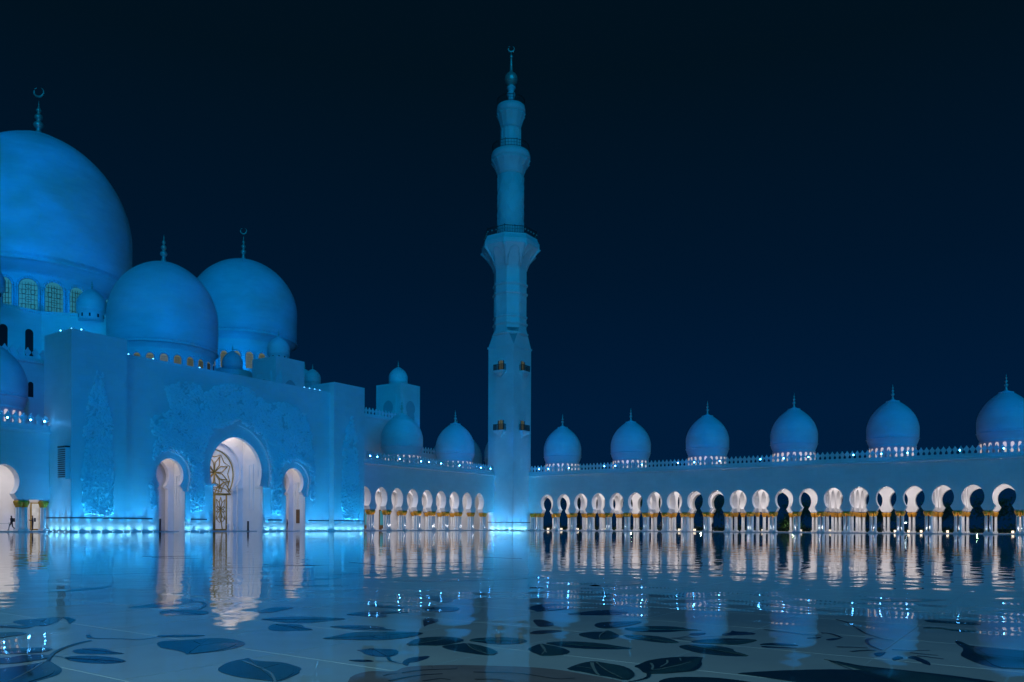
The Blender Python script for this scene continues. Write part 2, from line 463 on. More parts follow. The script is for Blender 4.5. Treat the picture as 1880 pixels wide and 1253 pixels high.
def merlons(parent, p0, p1, z, step=0.775):
    v = Vector(p1) - Vector(p0)
    n = int(v.length / step)
    rz = math.atan2(v.y, v.x)
    for i in range(n):
        p = Vector(p0) + v * ((i + 0.5) / n)
        link('merlon', MERLON, parent, (p.x, p.y, z), rz)
LEAVES = [
 ('b',[(88.19,-134.58),(88.07,-134.47),(88.09,-134.37),(88.08,-134.21),(88.16,-134.10),(88.41,-134.25),(88.69,-134.46),(88.70,-134.57),(88.49,-134.61)]),
 ('b',[(88.16,-134.13),(88.16,-134.06),(88.48,-134.14),(88.56,-134.21),(88.75,-134.33),(88.63,-134.29),(88.37,-134.18)]),
 ('b',[(88.23,-134.84),(88.33,-134.73),(88.46,-134.67),(88.62,-134.55),(88.78,-134.70),(88.61,-134.77),(88.51,-134.80),(88.34,-134.88)]),
 ('g',[(88.79,-135.09),(88.88,-134.95),(88.91,-134.86),(89.03,-134.81),(89.16,-134.88),(89.17,-135.01),(89.23,-135.09),(89.03,-135.18)]),
 ('g',[(89.77,-135.41),(89.81,-135.34),(89.86,-135.23),(89.97,-135.12),(90.10,-135.09),(90.20,-135.21),(90.17,-135.31),(90.04,-135.43),(89.92,-135.47)]),
 ('g',[(90.22,-135.58),(90.23,-135.50),(90.25,-135.44),(90.23,-135.33),(90.29,-135.27),(90.39,-135.25),(90.50,-135.32),(90.53,-135.46),(90.51,-135.56),(90.47,-135.60),(90.37,-135.64)]),
 ('t',[(90.63,-135.77),(90.64,-135.67),(90.64,-135.56),(90.63,-135.45),(90.57,-135.36),(90.61,-135.36),(90.85,-135.42),(90.98,-135.46),(91.12,-135.54),(91.19,-135.63),(91.23,-135.72),(91.30,-135.78),(91.23,-135.91),(91.12,-135.96)]),
 ('b',[(90.29,-135.07),(90.24,-134.99),(90.29,-134.92),(90.38,-134.88),(90.60,-134.92),(90.73,-134.91),(90.66,-134.99),(90.56,-135.06),(90.44,-135.11)]),
 ('b',[(90.54,-135.25),(90.53,-135.17),(90.61,-135.09),(90.77,-135.04),(90.91,-135.05),(91.04,-135.08),(91.02,-135.19),(90.88,-135.25),(90.72,-135.28)]),
 ('g',[(90.47,-134.54),(90.36,-134.44),(90.41,-134.37),(90.48,-134.26),(90.52,-134.12),(90.61,-134.06),(90.77,-134.05),(90.96,-134.11),(91.08,-134.23),(91.14,-134.40),(91.13,-134.53),(91.09,-134.69),(90.99,-134.64),(90.81,-134.62),(90.68,-134.63)]),
 ('t',[(91.73,-134.89),(91.63,-134.78),(91.56,-134.66),(91.56,-134.58),(91.54,-134.52),(91.64,-134.56),(91.73,-134.55),(91.81,-134.52),(91.89,-134.50),(92.04,-134.54),(92.14,-134.57),(92.21,-134.66),(92.24,-134.67),(92.33,-134.84),(92.36,-134.94),(92.20,-134.96),(92.09,-134.98),(91.95,-134.97),(91.82,-134.94)]),
 ('b',[(88.46,-133.32),(88.36,-133.15),(88.41,-133.02),(88.65,-132.96),(88.88,-133.00),(89.06,-133.18),(88.88,-133.32),(88.77,-133.45)]),
 ('b',[(89.26,-132.72),(89.09,-132.50),(89.03,-132.31),(89.20,-132.16),(89.29,-132.36),(89.40,-132.61),(89.37,-132.74)]),
 ('b',[(89.79,-133.12),(89.78,-132.91),(89.86,-132.75),(90.06,-132.63),(90.30,-132.57),(90.45,-132.57),(90.42,-132.78),(90.39,-132.98),(90.27,-133.10),(90.18,-133.12),(90.00,-133.10)]),
 ('b',[(90.34,-133.43),(90.18,-133.24),(90.31,-133.14),(90.46,-133.14),(90.59,-133.24),(90.81,-133.29),(90.75,-133.39),(90.65,-133.50),(90.53,-133.55)]),
 ('g',[(90.04,-134.30),(90.12,-134.19),(90.23,-134.09),(90.38,-134.03),(90.34,-134.17),(90.19,-134.31)]),
 ('b',[(90.14,-132.34),(90.08,-132.10),(90.14,-131.96),(90.33,-131.80),(90.56,-131.77),(90.44,-131.93),(90.42,-132.05),(90.66,-132.25),(90.49,-132.31),(90.27,-132.32)]),
 ('b',[(90.72,-133.08),(90.78,-132.94),(90.92,-132.83),(91.12,-132.80),(91.26,-132.90),(91.39,-132.88),(91.28,-132.99),(91.08,-133.07),(90.84,-133.09)]),
 ('g',[(91.24,-133.64),(91.22,-133.46),(91.18,-133.32),(91.19,-133.17),(91.39,-132.99),(91.66,-132.85),(91.74,-133.04),(91.75,-133.21),(91.70,-133.38),(91.56,-133.48),(91.41,-133.54)]),
 ('t',[(92.02,-133.50),(91.88,-133.26),(91.85,-133.10),(91.93,-132.97),(92.04,-132.93),(92.22,-133.01),(92.25,-133.19),(92.24,-133.35),(92.12,-133.41)]),
 ('t',[(92.25,-133.36),(92.27,-133.21),(92.30,-133.12),(92.44,-133.14),(92.59,-133.20),(92.78,-133.34),(92.82,-133.49),(92.66,-133.49),(92.48,-133.47),(92.36,-133.43)]),
 ('g',[(92.24,-133.02),(92.20,-132.89),(92.28,-132.74),(92.44,-132.65),(92.65,-132.75),(92.65,-132.96),(92.50,-133.05),(92.36,-133.03)]),
 ('u',[(91.88,-133.86),(91.91,-133.81),(91.91,-133.73),(91.98,-133.73),(92.08,-133.66),(92.20,-133.75),(92.27,-133.87),(92.27,-133.94),(92.20,-133.98),(92.08,-133.96),(91.95,-133.88)]),
 ('b',[(92.14,-134.19),(92.20,-134.13),(92.26,-134.10),(92.33,-134.12),(92.28,-134.19),(92.21,-134.20)]),
 ('u',[(92.51,-134.06),(92.43,-133.94),(92.42,-133.83),(92.48,-133.73),(92.54,-133.86),(92.56,-133.98),(92.53,-134.02),(92.62,-134.12),(92.56,-134.10)]),
 ('b',[(90.45,-131.48),(90.39,-131.28),(90.45,-131.12),(90.67,-131.13),(90.82,-131.37),(90.81,-131.55),(90.59,-131.60)]),
 ('b',[(89.66,-131.52),(89.76,-131.42),(90.08,-131.46),(90.20,-131.49),(90.08,-131.61),(89.86,-131.60)]),
 ('w',[(90.97,-132.09),(91.01,-132.01),(91.20,-132.11),(91.30,-132.30),(91.35,-132.47),(91.43,-132.61)]),
 ('p',[(92.93,-134.94),(92.62,-134.64),(92.54,-134.49),(92.55,-134.37),(92.69,-134.32),(92.62,-134.16),(92.68,-134.05),(92.83,-133.91),(93.03,-133.80),(93.28,-133.68),(93.48,-133.66),(93.63,-133.69),(93.84,-133.72),(93.98,-133.77),(94.15,-134.06)]),
 ('b',[(91.27,-130.74),(91.17,-130.44),(91.17,-130.24),(91.27,-130.10),(91.53,-130.23),(91.65,-130.33),(91.67,-130.67),(91.58,-130.80),(91.57,-130.97),(91.44,-130.85)]),
 ('b',[(91.89,-130.98),(91.94,-130.74),(91.97,-130.50),(92.08,-130.30),(92.23,-130.36),(92.35,-130.38),(92.35,-130.70),(92.16,-130.93)]),
 ('w',[(91.90,-131.58),(91.95,-131.50),(92.06,-131.56),(92.27,-131.75),(92.29,-131.93),(92.23,-131.98),(92.10,-131.83)]),
 ('w',[(92.40,-132.41),(92.34,-132.20),(92.48,-132.08),(92.56,-132.08),(92.53,-132.24),(92.50,-132.39)]),
 ('g',[(92.59,-131.63),(92.51,-131.40),(92.58,-131.24),(92.78,-131.06),(92.83,-131.11),(92.85,-131.35),(92.82,-131.62),(92.75,-131.75)]),
 ('g',[(92.88,-131.65),(92.91,-131.43),(93.03,-131.30),(93.17,-131.22),(93.32,-131.25),(93.37,-131.33),(93.52,-131.29),(93.39,-131.43),(93.28,-131.66),(93.06,-131.75)]),
 ('t',[(92.73,-132.13),(92.76,-132.00),(92.86,-131.89),(92.83,-131.81),(92.92,-131.88),(93.09,-132.07),(93.12,-132.28),(93.05,-132.38),(92.88,-132.30),(92.80,-132.25)]),
 ('t',[(93.07,-132.02),(93.15,-131.93),(93.30,-131.89),(93.44,-131.94),(93.56,-132.04),(93.64,-132.16),(93.53,-132.22),(93.36,-132.20),(93.19,-132.13)]),
 ('g',[(92.79,-132.77),(92.82,-132.64),(92.94,-132.55),(93.12,-132.52),(93.30,-132.56),(93.50,-132.61),(93.33,-132.76),(93.14,-132.84),(93.03,-132.85),(92.89,-132.81)]),
 ('t',[(92.85,-133.09),(92.81,-132.96),(92.78,-132.80),(92.86,-132.83),(92.95,-132.85),(93.07,-132.92),(93.17,-133.01),(93.20,-133.14),(93.15,-133.24),(93.10,-133.29),(93.03,-133.24),(92.94,-133.18)]),
 ('t',[(93.49,-133.63),(93.47,-133.50),(93.46,-133.36),(93.49,-133.25),(93.60,-133.28),(93.72,-133.30),(93.83,-133.39),(93.92,-133.52),(93.96,-133.64),(93.96,-133.73),(93.85,-133.69),(93.75,-133.68),(93.63,-133.64)]),
 ('g',[(93.79,-133.28),(93.79,-133.18),(93.77,-133.04),(93.80,-132.91),(93.87,-132.77),(94.02,-132.65),(94.06,-132.81),(94.12,-132.94),(94.16,-133.09),(94.17,-133.21),(94.10,-133.32),(94.03,-133.43),(93.95,-133.46),(93.84,-133.31)]),
 ('t',[(93.69,-132.33),(93.69,-132.20),(93.79,-132.12),(93.89,-132.10),(94.06,-132.17),(94.11,-132.29),(94.18,-132.34),(94.28,-132.44),(94.17,-132.52),(93.98,-132.54),(93.82,-132.45)]),
 ('t',[(93.66,-132.00),(93.71,-131.83),(93.81,-131.69),(93.94,-131.61),(94.08,-131.60),(94.07,-131.82),(94.01,-132.00),(93.86,-132.03),(93.72,-132.08)]),
 ('b',[(93.48,-131.61),(93.54,-131.48),(93.59,-131.46),(93.61,-131.58),(93.56,-131.70)]),
 ('b',[(93.71,-131.44),(93.75,-131.34),(93.71,-131.18),(93.75,-131.23),(93.86,-131.19),(93.97,-131.28),(93.87,-131.42),(93.76,-131.55)]),
 ('g',[(94.16,-131.88),(94.16,-131.79),(94.22,-131.71),(94.32,-131.68),(94.43,-131.71),(94.35,-131.79),(94.23,-131.85)]),
 ('b',[(94.18,-131.91),(94.30,-131.90),(94.47,-131.85),(94.36,-131.93),(94.22,-131.99)]),
 ('g',[(94.40,-133.13),(94.52,-132.97),(94.65,-132.82),(94.81,-132.67),(94.96,-132.57),(95.05,-132.55),(94.97,-132.44),(94.88,-132.40),(94.79,-132.29),(94.70,-132.26),(94.87,-132.32),(94.98,-132.39),(95.17,-132.39),(95.42,-132.41),(95.59,-132.44),(95.76,-132.50),(95.88,-132.66),(95.87,-133.36),(95.58,-133.57),(94.99,-133.21),(94.75,-133.18),(94.58,-133.15),(94.48,-133.13)]),
 ('g',[(94.12,-133.65),(94.12,-133.51),(94.17,-133.43),(94.29,-133.35),(94.39,-133.32),(94.56,-133.33),(94.74,-133.40),(94.68,-133.68),(94.26,-133.98)]),
 ('b',[(94.35,-131.28),(94.38,-131.20),(94.44,-131.13),(94.44,-131.08),(94.45,-131.23),(94.39,-131.28)]),
 ('b',[(94.50,-131.28),(94.52,-131.18),(94.59,-131.10),(94.59,-131.19),(94.55,-131.31)]),
 ('b',[(94.95,-131.81),(94.97,-131.72),(95.00,-131.70),(95.01,-131.66),(95.02,-131.80),(95.01,-131.92),(94.98,-131.89)]),
 ('b',[(95.09,-131.96),(95.11,-131.82),(95.12,-131.81),(95.16,-131.87),(95.14,-131.98),(95.12,-132.04)]),
 ('b',[(95.17,-131.86),(95.20,-131.73),(95.26,-131.83),(95.32,-131.95),(95.35,-132.10),(95.32,-132.08),(95.26,-131.97),(95.21,-131.87)]),
 ('g',[(94.96,-129.32),(95.03,-129.22),(95.14,-129.30),(95.44,-129.24),(95.45,-129.45),(95.16,-129.45),(95.02,-129.47)]),
 ('g',[(95.03,-129.98),(95.07,-129.85),(95.11,-129.89),(95.15,-129.82),(95.27,-129.97),(95.48,-129.91),(95.38,-130.09),(95.25,-130.03),(95.15,-129.91),(95.08,-130.00)]),
 ('g',[(95.36,-130.78),(95.37,-130.66),(95.44,-130.93),(95.58,-130.97),(95.83,-130.99),(95.94,-131.00),(95.99,-131.46),(95.95,-131.86),(95.85,-131.91),(95.71,-131.96),(95.59,-131.83),(95.50,-131.62),(95.46,-131.50),(95.46,-131.16),(95.40,-130.96)]),
]
STEMS = [
 ('g',0.035,[(89.92,-134.74),(89.98,-134.87),(90.11,-135.03),(90.27,-135.17),(90.40,-135.26),(90.60,-135.37)]),
 ('g',0.020,[(90.40,-135.25),(90.56,-135.25)]),
 ('b',0.030,[(89.59,-134.60),(89.73,-134.66),(89.84,-134.65),(90.00,-134.56),(90.16,-134.50),(90.16,-134.34),(90.17,-134.21)]),
 ('v',0.025,[(91.62,-134.62),(91.76,-134.66),(91.99,-134.74),(92.15,-134.81),(92.36,-134.95)]),
 ('b',0.040,[(87.75,-132.44),(87.92,-132.45),(88.18,-132.59),(88.42,-132.78),(88.58,-132.95)]),
 ('b',0.022,[(92.27,-133.94),(92.38,-134.04),(92.47,-134.08),(92.55,-134.09)]),
 ('b',0.012,[(92.33,-134.12),(92.41,-134.07),(92.48,-134.03)]),
 ('g',0.015,[(92.72,-134.45),(92.72,-134.39),(92.74,-134.35)]),
 ('g',0.020,[(92.75,-134.32),(92.79,-134.18),(92.94,-134.02)]),
 ('g',0.020,[(92.86,-134.55),(92.87,-134.39),(92.90,-134.30),(92.97,-134.20)]),
 ('g',0.015,[(93.02,-134.44),(93.04,-134.37),(93.06,-134.32),(93.13,-134.32)]),
 ('g',0.015,[(93.09,-134.05),(93.30,-133.93),(93.44,-133.92),(93.61,-133.93),(93.69,-133.85)]),
 ('g',0.020,[(93.23,-134.22),(93.33,-134.15),(93.45,-134.14)]),
 ('v',0.018,[(92.82,-132.86),(92.93,-133.00),(93.05,-133.15)]),
 ('v',0.025,[(93.51,-133.32),(93.59,-133.45),(93.70,-133.61),(93.76,-133.68)]),
 ('v',0.010,[(93.62,-133.51),(93.50,-133.50)]),
 ('v',0.018,[(93.84,-133.12),(93.90,-133.22),(93.94,-133.32),(93.97,-133.28),(94.01,-133.10),(94.03,-132.90)]),
 ('v',0.015,[(93.87,-132.93),(93.92,-133.05),(93.94,-133.20)]),
 ('v',0.012,[(93.91,-132.81),(93.96,-132.91)]),
 ('g',0.025,[(93.97,-133.44),(94.02,-133.56),(94.02,-133.68),(93.99,-133.76)]),
 ('b',0.015,[(93.48,-131.95),(93.52,-131.87),(93.55,-131.73)]),
 ('b',0.015,[(93.48,-131.95),(93.66,-131.97)]),
 ('b',0.015,[(93.52,-131.93),(93.76,-131.58)]),
 ('b',0.030,[(93.92,-130.96),(94.07,-131.00),(94.20,-131.04),(94.30,-131.08),(94.42,-131.04)]),
 ('b',0.040,[(94.38,-130.89),(94.45,-130.89),(94.54,-131.01),(94.59,-131.10)]),
 ('g',0.030,[(94.67,-131.64),(94.76,-131.59),(94.87,-131.56)]),
 ('g',0.030,[(94.80,-131.81),(94.88,-131.69),(94.94,-131.63)]),
 ('b',0.030,[(94.80,-130.96),(94.78,-131.07),(94.80,-131.21),(94.85,-131.38),(94.92,-131.52),(94.98,-131.61)]),
 ('b',0.025,[(94.26,-129.78),(94.41,-129.98),(94.55,-130.33),(94.69,-130.68),(94.87,-130.96),(94.96,-131.00)]),
 ('b',0.020,[(95.03,-131.54),(95.16,-131.49),(95.26,-131.40)]),
 ('b',0.025,[(95.16,-131.61),(95.23,-131.63),(95.34,-131.63)]),
 ('b',0.025,[(95.22,-131.74),(95.29,-131.75),(95.39,-131.78)]),
]
DOMEW = 230000
BIGW = 9000
UPW = 46
NEARW = 8200
LONGW = 620
PIERW = 260
# ---------------------------------------------------------------- ground and courtyard floor
o = MB().box(-2500, 2500, -2500, 2500, -1.0, -0.35).obj('ground', M['earth'])
tag(o, 'dark night ground round the mosque', kind='structure')
floor = MB().box(-1.0, 190, -150, 0.0, -0.3, 0.0).obj('courtyard_floor', M['slab'])
tag(floor, 'polished white marble courtyard floor with inlaid flowers', kind='structure')

CX, CY = 96.01, -137.86
FW = Vector((-math.sin(YAW), math.cos(YAW)))
RT = Vector((math.cos(YAW), math.sin(YAW)))
G0x, G0y, GS = CX - 1.02, CY + 3.57, 1.135
slab_mesh = MB().box(-GS / 2 + .0035, GS / 2 - .0035, -GS / 2 + .0035, GS / 2 - .0035, 0.0002, 0.003).mesh('marble_slab', M['slab'])
cells = []
for i in range(-26, 27):
    for j in range(-26, 27):
        p = Vector((G0x + (i + .5) * GS, G0y + (j + .5) * GS))
        d = p - Vector((CX, CY))
        f_, r_ = d.dot(FW), d.dot(RT)
        if 2.2 < f_ < 17.5 and abs(r_) < f_ * 0.70 + 1.6:
            cells.append((f_, p))
cells.sort(key=lambda c: c[0])
gb = MB()
for f_, p in cells[:300]:
    gb.box(p.x - GS / 2, p.x + GS / 2, p.y - GS / 2, p.y + GS / 2, 0.0004, 0.0012)
gj = gb.obj('joint_bed', M['grout'], floor)
tag(gj, kind='stuff')
for f_, p in cells[:300]:
    link('marble_slab', slab_mesh, floor, (p.x, p.y, 0.0), 0)


def smooth_poly(p, n=2):
    for _ in range(n):
        q = []
        for i in range(len(p)):
            a, b = p[i], p[(i + 1) % len(p)]
            q += [(a[0] * .75 + b[0] * .25, a[1] * .75 + b[1] * .25), (a[0] * .25 + b[0] * .75, a[1] * .25 + b[1] * .75)]
        p = q
    return p


k = 0
for c, p in LEAVES:
    k += 1
    z = 0.0045 + (k % 7) * 0.0003
    q = smooth_poly(p, 1)
    b = MB().prism(q, lambda u, v, d: (u, v, d), z, 0.0035, mi=0)
    b.obj('inlaid_petal' if c in 'pw' else 'inlaid_bud' if c == 'u' else 'inlaid_leaf', INL[c], floor)


def vein_of(p):
    """mid-rib of an inlaid leaf: along its longest axis, slightly bent"""
    P = [Vector(q) for q in p]
    best = max(((a, b) for a in P for b in P), key=lambda t: (t[0] - t[1]).length)
    L_ = (best[0] - best[1]).length
    c = sum(P, Vector((0, 0))) / len(P)
    return [tuple(best[0] * .93 + best[1] * .07), tuple((best[0] + best[1]) / 2 * .35 + c * .65), tuple(best[1] * .9 + best[0] * .1)], L_


def ribbon(pts, w):
    P = [Vector(p) for p in pts]
    Q = []
    for i in range(len(P) - 1):
        a, b = P[i], P[i + 1]
        p0 = P[i - 1] if i else a
        p3 = P[i + 2] if i + 2 < len(P) else b
        for s in range(4):
            t = s / 4
            Q.append(0.5 * ((2 * a) + (b - p0) * t + (2 * p0 - 5 * a + 4 * b - p3) * t * t + (3 * a - p0 - 3 * b + p3) * t ** 3))
    Q.append(P[-1])
    L, R = [], []
    for i, q in enumerate(Q):
        t = Q[min(i + 1, len(Q) - 1)] - Q[max(i - 1, 0)]
        t.normalize()
        nn = Vector((-t.y, t.x)) * w / 2 * (1 - 0.5 * i / len(Q))
        L.append(q + nn); R.append(q - nn)
    return L, R


def half_leaf(p, v_):
    """the darker or lighter half of an inlaid leaf, on one side of its mid-rib"""
    a_, b_ = Vector(v_[0]), Vector(v_[2])
    d_ = (b_ - a_).normalized()
    nn = Vector((-d_.y, d_.x))
    side = [Vector(q) for q in p if (Vector(q) - a_).dot(nn) > .01]
    if len(side) < 3:
        return None
    side.sort(key=lambda q: (q - a_).dot(d_))
    out = [tuple(a_)]
    for q in side:
        f_ = a_ + d_ * max(.02, min((b_ - a_).length - .02, (q - a_).dot(d_)))
        out.append(tuple(f_.lerp(q, .80)))
    out.append(tuple(b_))
    return out


EXTRA = []
for c, p in LEAVES:
    if c in 'gtbu' and len(p) > 7:
        v_, L_ = vein_of(p)
        if .35 < L_ < 2.6:
            hl_ = half_leaf(smooth_poly(p, 1), v_)
            if hl_:
                MB().prism(hl_, lambda u, v, d: (u, v, d), 0.0068, 0.004).obj('inlaid_half_leaf', INL['k' if c in 'bu' else 'h'], floor)
for c, p in LEAVES:
    if c in 'gtb' and len(p) > 7:
        v_, L_ = vein_of(p)
        if .5 < L_ < 2.6:
            EXTRA.append(('v' if c == 't' else 't', .012, v_))
            a_, m_, b_ = (Vector(q) for q in v_)
            c_ = sum((Vector(q) for q in p), Vector((0, 0))) / len(p)
            for t_, q in ((.3, p[len(p) // 4]), (.55, p[len(p) // 2 - 1]), (.45, p[3 * len(p) // 4])):
                o_ = a_.lerp(b_, t_) * .5 + m_ * .5
                EXTRA.append(('t', .008, [tuple(o_), tuple(o_.lerp(Vector(q), .4)), tuple(o_.lerp(Vector(q), .75))]))
for c, w, p in STEMS + EXTRA:
    k += 1
    L_, R_ = ribbon(p, w)
    z = 0.0070 + (k % 5) * 0.0003
    b = MB()
    for a, e in zip(L_, R_):
        b.v += [(a.x, a.y, z), (e.x, e.y, z)]
    for i in range(len(L_) - 1):
        b.face((2 * i, 2 * i + 1, 2 * i + 3, 2 * i + 2))
    b.obj('inlaid_vein' if c == 'v' else 'inlaid_stem', INL[c], floor)
# further leaves of the same pattern, out where the reflections take over
for i in range(26):
    f_ = 8.6 + i * 0.55 + random.random()
    r_ = random.uniform(-.62, .62) * f_
    p = Vector((CX, CY)) + FW * f_ + RT * r_
    a = random.random() * PI
    l_, w_ = random.uniform(.5, 1.3), random.uniform(.1, .24)
    q = []
    for t in range(14):
        s = 2 * PI * t / 14
        u, v = l_ * math.cos(s), w_ * math.sin(s) * (1.1 - .35 * math.cos(s)) + 0.12 * math.cos(s) ** 2
        q.append((p.x + u * math.cos(a) - v * math.sin(a), p.y + u * math.sin(a) + v * math.cos(a)))
    MB().prism(q, lambda u, v, d: (u, v, d), 0.0046, 0.001).obj('inlaid_leaf', INL[random.choice('gbt')], floor)

# ---------------------------------------------------------------- columns and arcades
def col_mesh():
    b = MB()
    b.box(-.30, .30, -.30, .30, 0.12, 0.34)
    b.lathe([(.25, .30), (.26, .34), (.22, .38), (.20, .42), (.19, .5), (.175, 2.86)], 14)
    return b.mesh('column', M['column'])


def cap_mesh():
    b = MB()
    md = lambda a, k: 1 + (0.10 if k in (2, 3, 4) else 0.03) * math.cos(8 * a)
    b.lathe([(.19, 2.80), (.23, 2.90), (.30, 3.08), (.37, 3.30), (.40, 3.44), (.31, 3.58)], 24, mod=md)
    b.lathe([(.20, 2.82), (.225, 2.85), (.20, 2.88)], 14)
    b.box(-.25, .25, -.25, .25, 3.58, 3.70, 1)
    return b.mesh('capital', [M['gold'], M['plinth']])


COLM, CAPM = col_mesh(), cap_mesh()


def column(parent, x, y):
    c = link('column', COLM, parent, (x, y, 0))
    link('capital', CAPM, c, (x, y, 0))


def cluster(parent, x, y):
    for dx in (-.31, .31):
        for dy in (-.31, .31):
            column(parent, x + dx, y + dy)


BAY = 4.02
FRONT = horseshoe(1.53, 5.72, 7.60, 1.0, 4.32, 1.33, 3.70)
REAR = horseshoe(1.45, 5.72, 7.50, 0.96, 4.32, 1.30, 3.70)


def bay_poly(half, c, ztop):
    """wall of one bay, pier centre to pier centre, with its arch"""
    h = BAY / 2
    return [(c - h, 3.70)] + full(half, c) + [(c + h, 3.70), (c + h, ztop), (c - h, ztop)]


def dome_window_mesh(w, h):
    pl = [(-w / 2, 0), (w / 2, 0)] + [(x, h - w / 2 + z) for x, z in [(w / 2 * math.cos(PI * i / 8), w / 2 * math.sin(PI * i / 8)) for i in range(9)]]
    return pl


ARCW = None


def arcade_dome(parent, x, y):
    global ARCW
    R = 4.05
    b = MB()
    b.lathe([(3.59, 0), (3.59, 2.75), (3.67, 2.8), (3.67, 2.95), (3.59, 3.0)] + dome_profile(R, 5.75, 10.7, 4.35, 3.59, 3.05), 48)
    if not hasattr(arcade_dome, 'me'):
        arcade_dome.me = b.mesh('dome', M['dome'])
        fb = MB().lathe([(1.06, 10.48), (1.10, 10.56), (1.06, 10.64), (.45, 10.76), (.3, 10.84)], 24)
        arcade_dome.ring = fb.mesh('cap_ring', M['column'])
        fb = MB().lathe([(r, z + 10.85) for r, z in finial_profile(2.75, .30)], 12)
        arcade_dome.fin = fb.mesh('finial', M['finial'])
        wb = MB()
        p = dome_window_mesh(.47, 1.75)
        wb.prism(p, lambda u, z, d: (3.55 + d, u, z), .02, .06)
        arcade_dome.win = wb.mesh('window', M['white_win'])
        rb = MB()
        rb.box(3.93, 4.08, -.42, -.30, 0.3, 2.7)
        rb.box(3.93, 4.08, .30, .42, 0.3, 2.7)
        arcade_dome.rib = rb.mesh('window_frame', M['dome'])
    d = link('dome', arcade_dome.me, parent, (x, y, 11.55))
    link('finial', arcade_dome.fin, d, (x, y, 11.55))
    link('cap_ring', arcade_dome.ring, d, (x, y, 11.55))
    for i in range(22):
        link('window', arcade_dome.win, d, (x, y, 11.55 + 0.85), 2 * PI * (i + .5) / 22)
    return d


def area(name, loc, sx, sy, power, col, rot=(0, 0, 0), spread=PI):
    l = bpy.data.lights.new(name, 'AREA')
    l.shape = 'RECTANGLE'
    l.size, l.size_y = sx, sy
    l.energy = power
    l.color = col
    l.spread = spread
    o = bpy.data.objects.new(name, l)
    COL.objects.link(o)
    o.location = loc
    o.rotation_euler = rot
    return o


def spot(name, loc, target, power, col, size=60, blend=.8, radius=.1):
    l = bpy.data.lights.new(name, 'SPOT')
    l.energy = power
    l.color = col
    l.spot_size = math.radians(size)
    l.spot_blend = blend
    l.shadow_soft_size = radius
    o = bpy.data.objects.new(name, l)
    COL.objects.link(o)
    o.location = loc
    o.rotation_euler = (Vector(loc) - Vector(target)).to_track_quat('Z', 'Y').to_euler()
    return o


WHITE = (1.0, 0.95, 0.955)
ZT = 11.36   # underside of the cornice
ZC = 8.9     # ceiling inside the arcades
DEP = 13.7

# ---- right arcade: front plane y = 0, runs along +x
RA = thing('arcade', 'long open arcade right of the tall minaret, dark garden showing through its horseshoe arches', 'arcade', (50, 0, 0))
X0, NB = 7.33, 25
XE = X0 + NB * BAY
w = MB()
fm = lambda u, z, d: (u, d, z)
for i in range(NB):
    w.prism(bay_poly(FRONT, X0 + (i + .5) * BAY, ZT), fm, 0.0, 1.25, 0, 1, 1)
w.prism([(2.0, 3.70), (X0, 3.70), (X0, ZT), (2.0, ZT)], fm, 0.0, 1.25, 0, 1, 1)
w.obj('wall', [M['marble'], M['inner']], RA)
w = MB()
for i in range(NB):
    w.prism(bay_poly(REAR, X0 + (i + .5) * BAY, ZC), fm, DEP - 1.25, DEP, 1, 0, 1)
for i in range(-4, 0):
    w.prism(bay_poly(REAR, X0 + (i + .5) * BAY, ZC), fm, DEP - 1.25, DEP, 1, 0, 1)
    cluster(RA, X0 + i * BAY, DEP - .62)
w.prism([(-14, .1), (X0 - 4 * BAY, .1), (X0 - 4 * BAY, ZC), (-14, ZC)], fm, DEP - 1.25, DEP, 1, 0, 1)
w.obj('rear_wall', [M['marble'], M['inner']], RA)
MB().prism([(-.30, ZT + .24), (-.30, ZT + .0), (.02, ZT), (.02, ZT + .33)], lambda u, z, d: (d, u, z), 2.0, XE).obj('cornice', M['inner'], RA)  # paler marble stands in for floodlight spill along the cornice
MB().box(2.0, XE, -.04, .38, ZT + .335, 12.30).obj('parapet', M['marble'], RA)
MB().box(-9, XE, 1.252, DEP - 1.252, ZC, ZC + .3).obj('ceiling', M['inner'], RA)
MB().box(-14, XE, .40, DEP + .1, 11.40, 11.56).obj('roof', M['marble'], RA)
MB().box(-14, XE, DEP - .9, DEP + .12, ZC + .01, 11.38).obj('rear_parapet', M['marble'], RA)
MB().box(4.84, XE, -.35, DEP + .4, -.3, .12).obj('plinth', M['plinth'], RA)
merlons(RA, (5.1, .16, 0), (XE, .16, 0), 12.30)
for i in range(NB + 1):
    x = X0 + i * BAY
    cluster(RA, x, .62)
    cluster(RA, x, DEP - .62)
TX = [17.38 + 16.08 * j for j in range(-1, 6)]
for x in [t + d_ for t in TX[1:] for d_ in (-2.0, 2.0)]:
    w = MB()
    for j, c in enumerate((DEP / 2 - BAY + .0, DEP / 2, DEP / 2 + BAY)):
        w.prism([(c - BAY / 2, 3.70)] + full(horseshoe(1.5, 5.72, 7.5, 1.0, 4.32, 1.33, 3.7), c) + [(c + BAY / 2, 3.70), (c + BAY / 2, ZC), (c - BAY / 2, ZC)], lambda u, z, d, x=x: (x + d, u, z), -.45, .45, 0, 0, 0)
    w.obj('cross_arch', [M['inner']], RA)
    for c in (DEP / 2 - BAY / 2, DEP / 2 + BAY / 2):
        for dy in (-.31, .31):
            column(RA, x, c + dy)
MB().box(2.7, 3.2, 1.26, 6.4, .12, ZC).obj('end_wall', M['inner'], RA)
for x in (5.5, 6.1):
    for y in (.31, .93):
        column(RA, x - .1, y)
for j in range(7):
    arcade_dome(RA, 8.9 + 16.15 * j, 6.9)
    area('unseen_lamp', (8.95 + 16.17 * j, 6.9, ZC - .05), 12, 8, 620, WHITE)

for x in TX[1:]:
    area('unseen_lamp', (x, 6.85, ZC - .05), 3, 9, 190, WHITE)
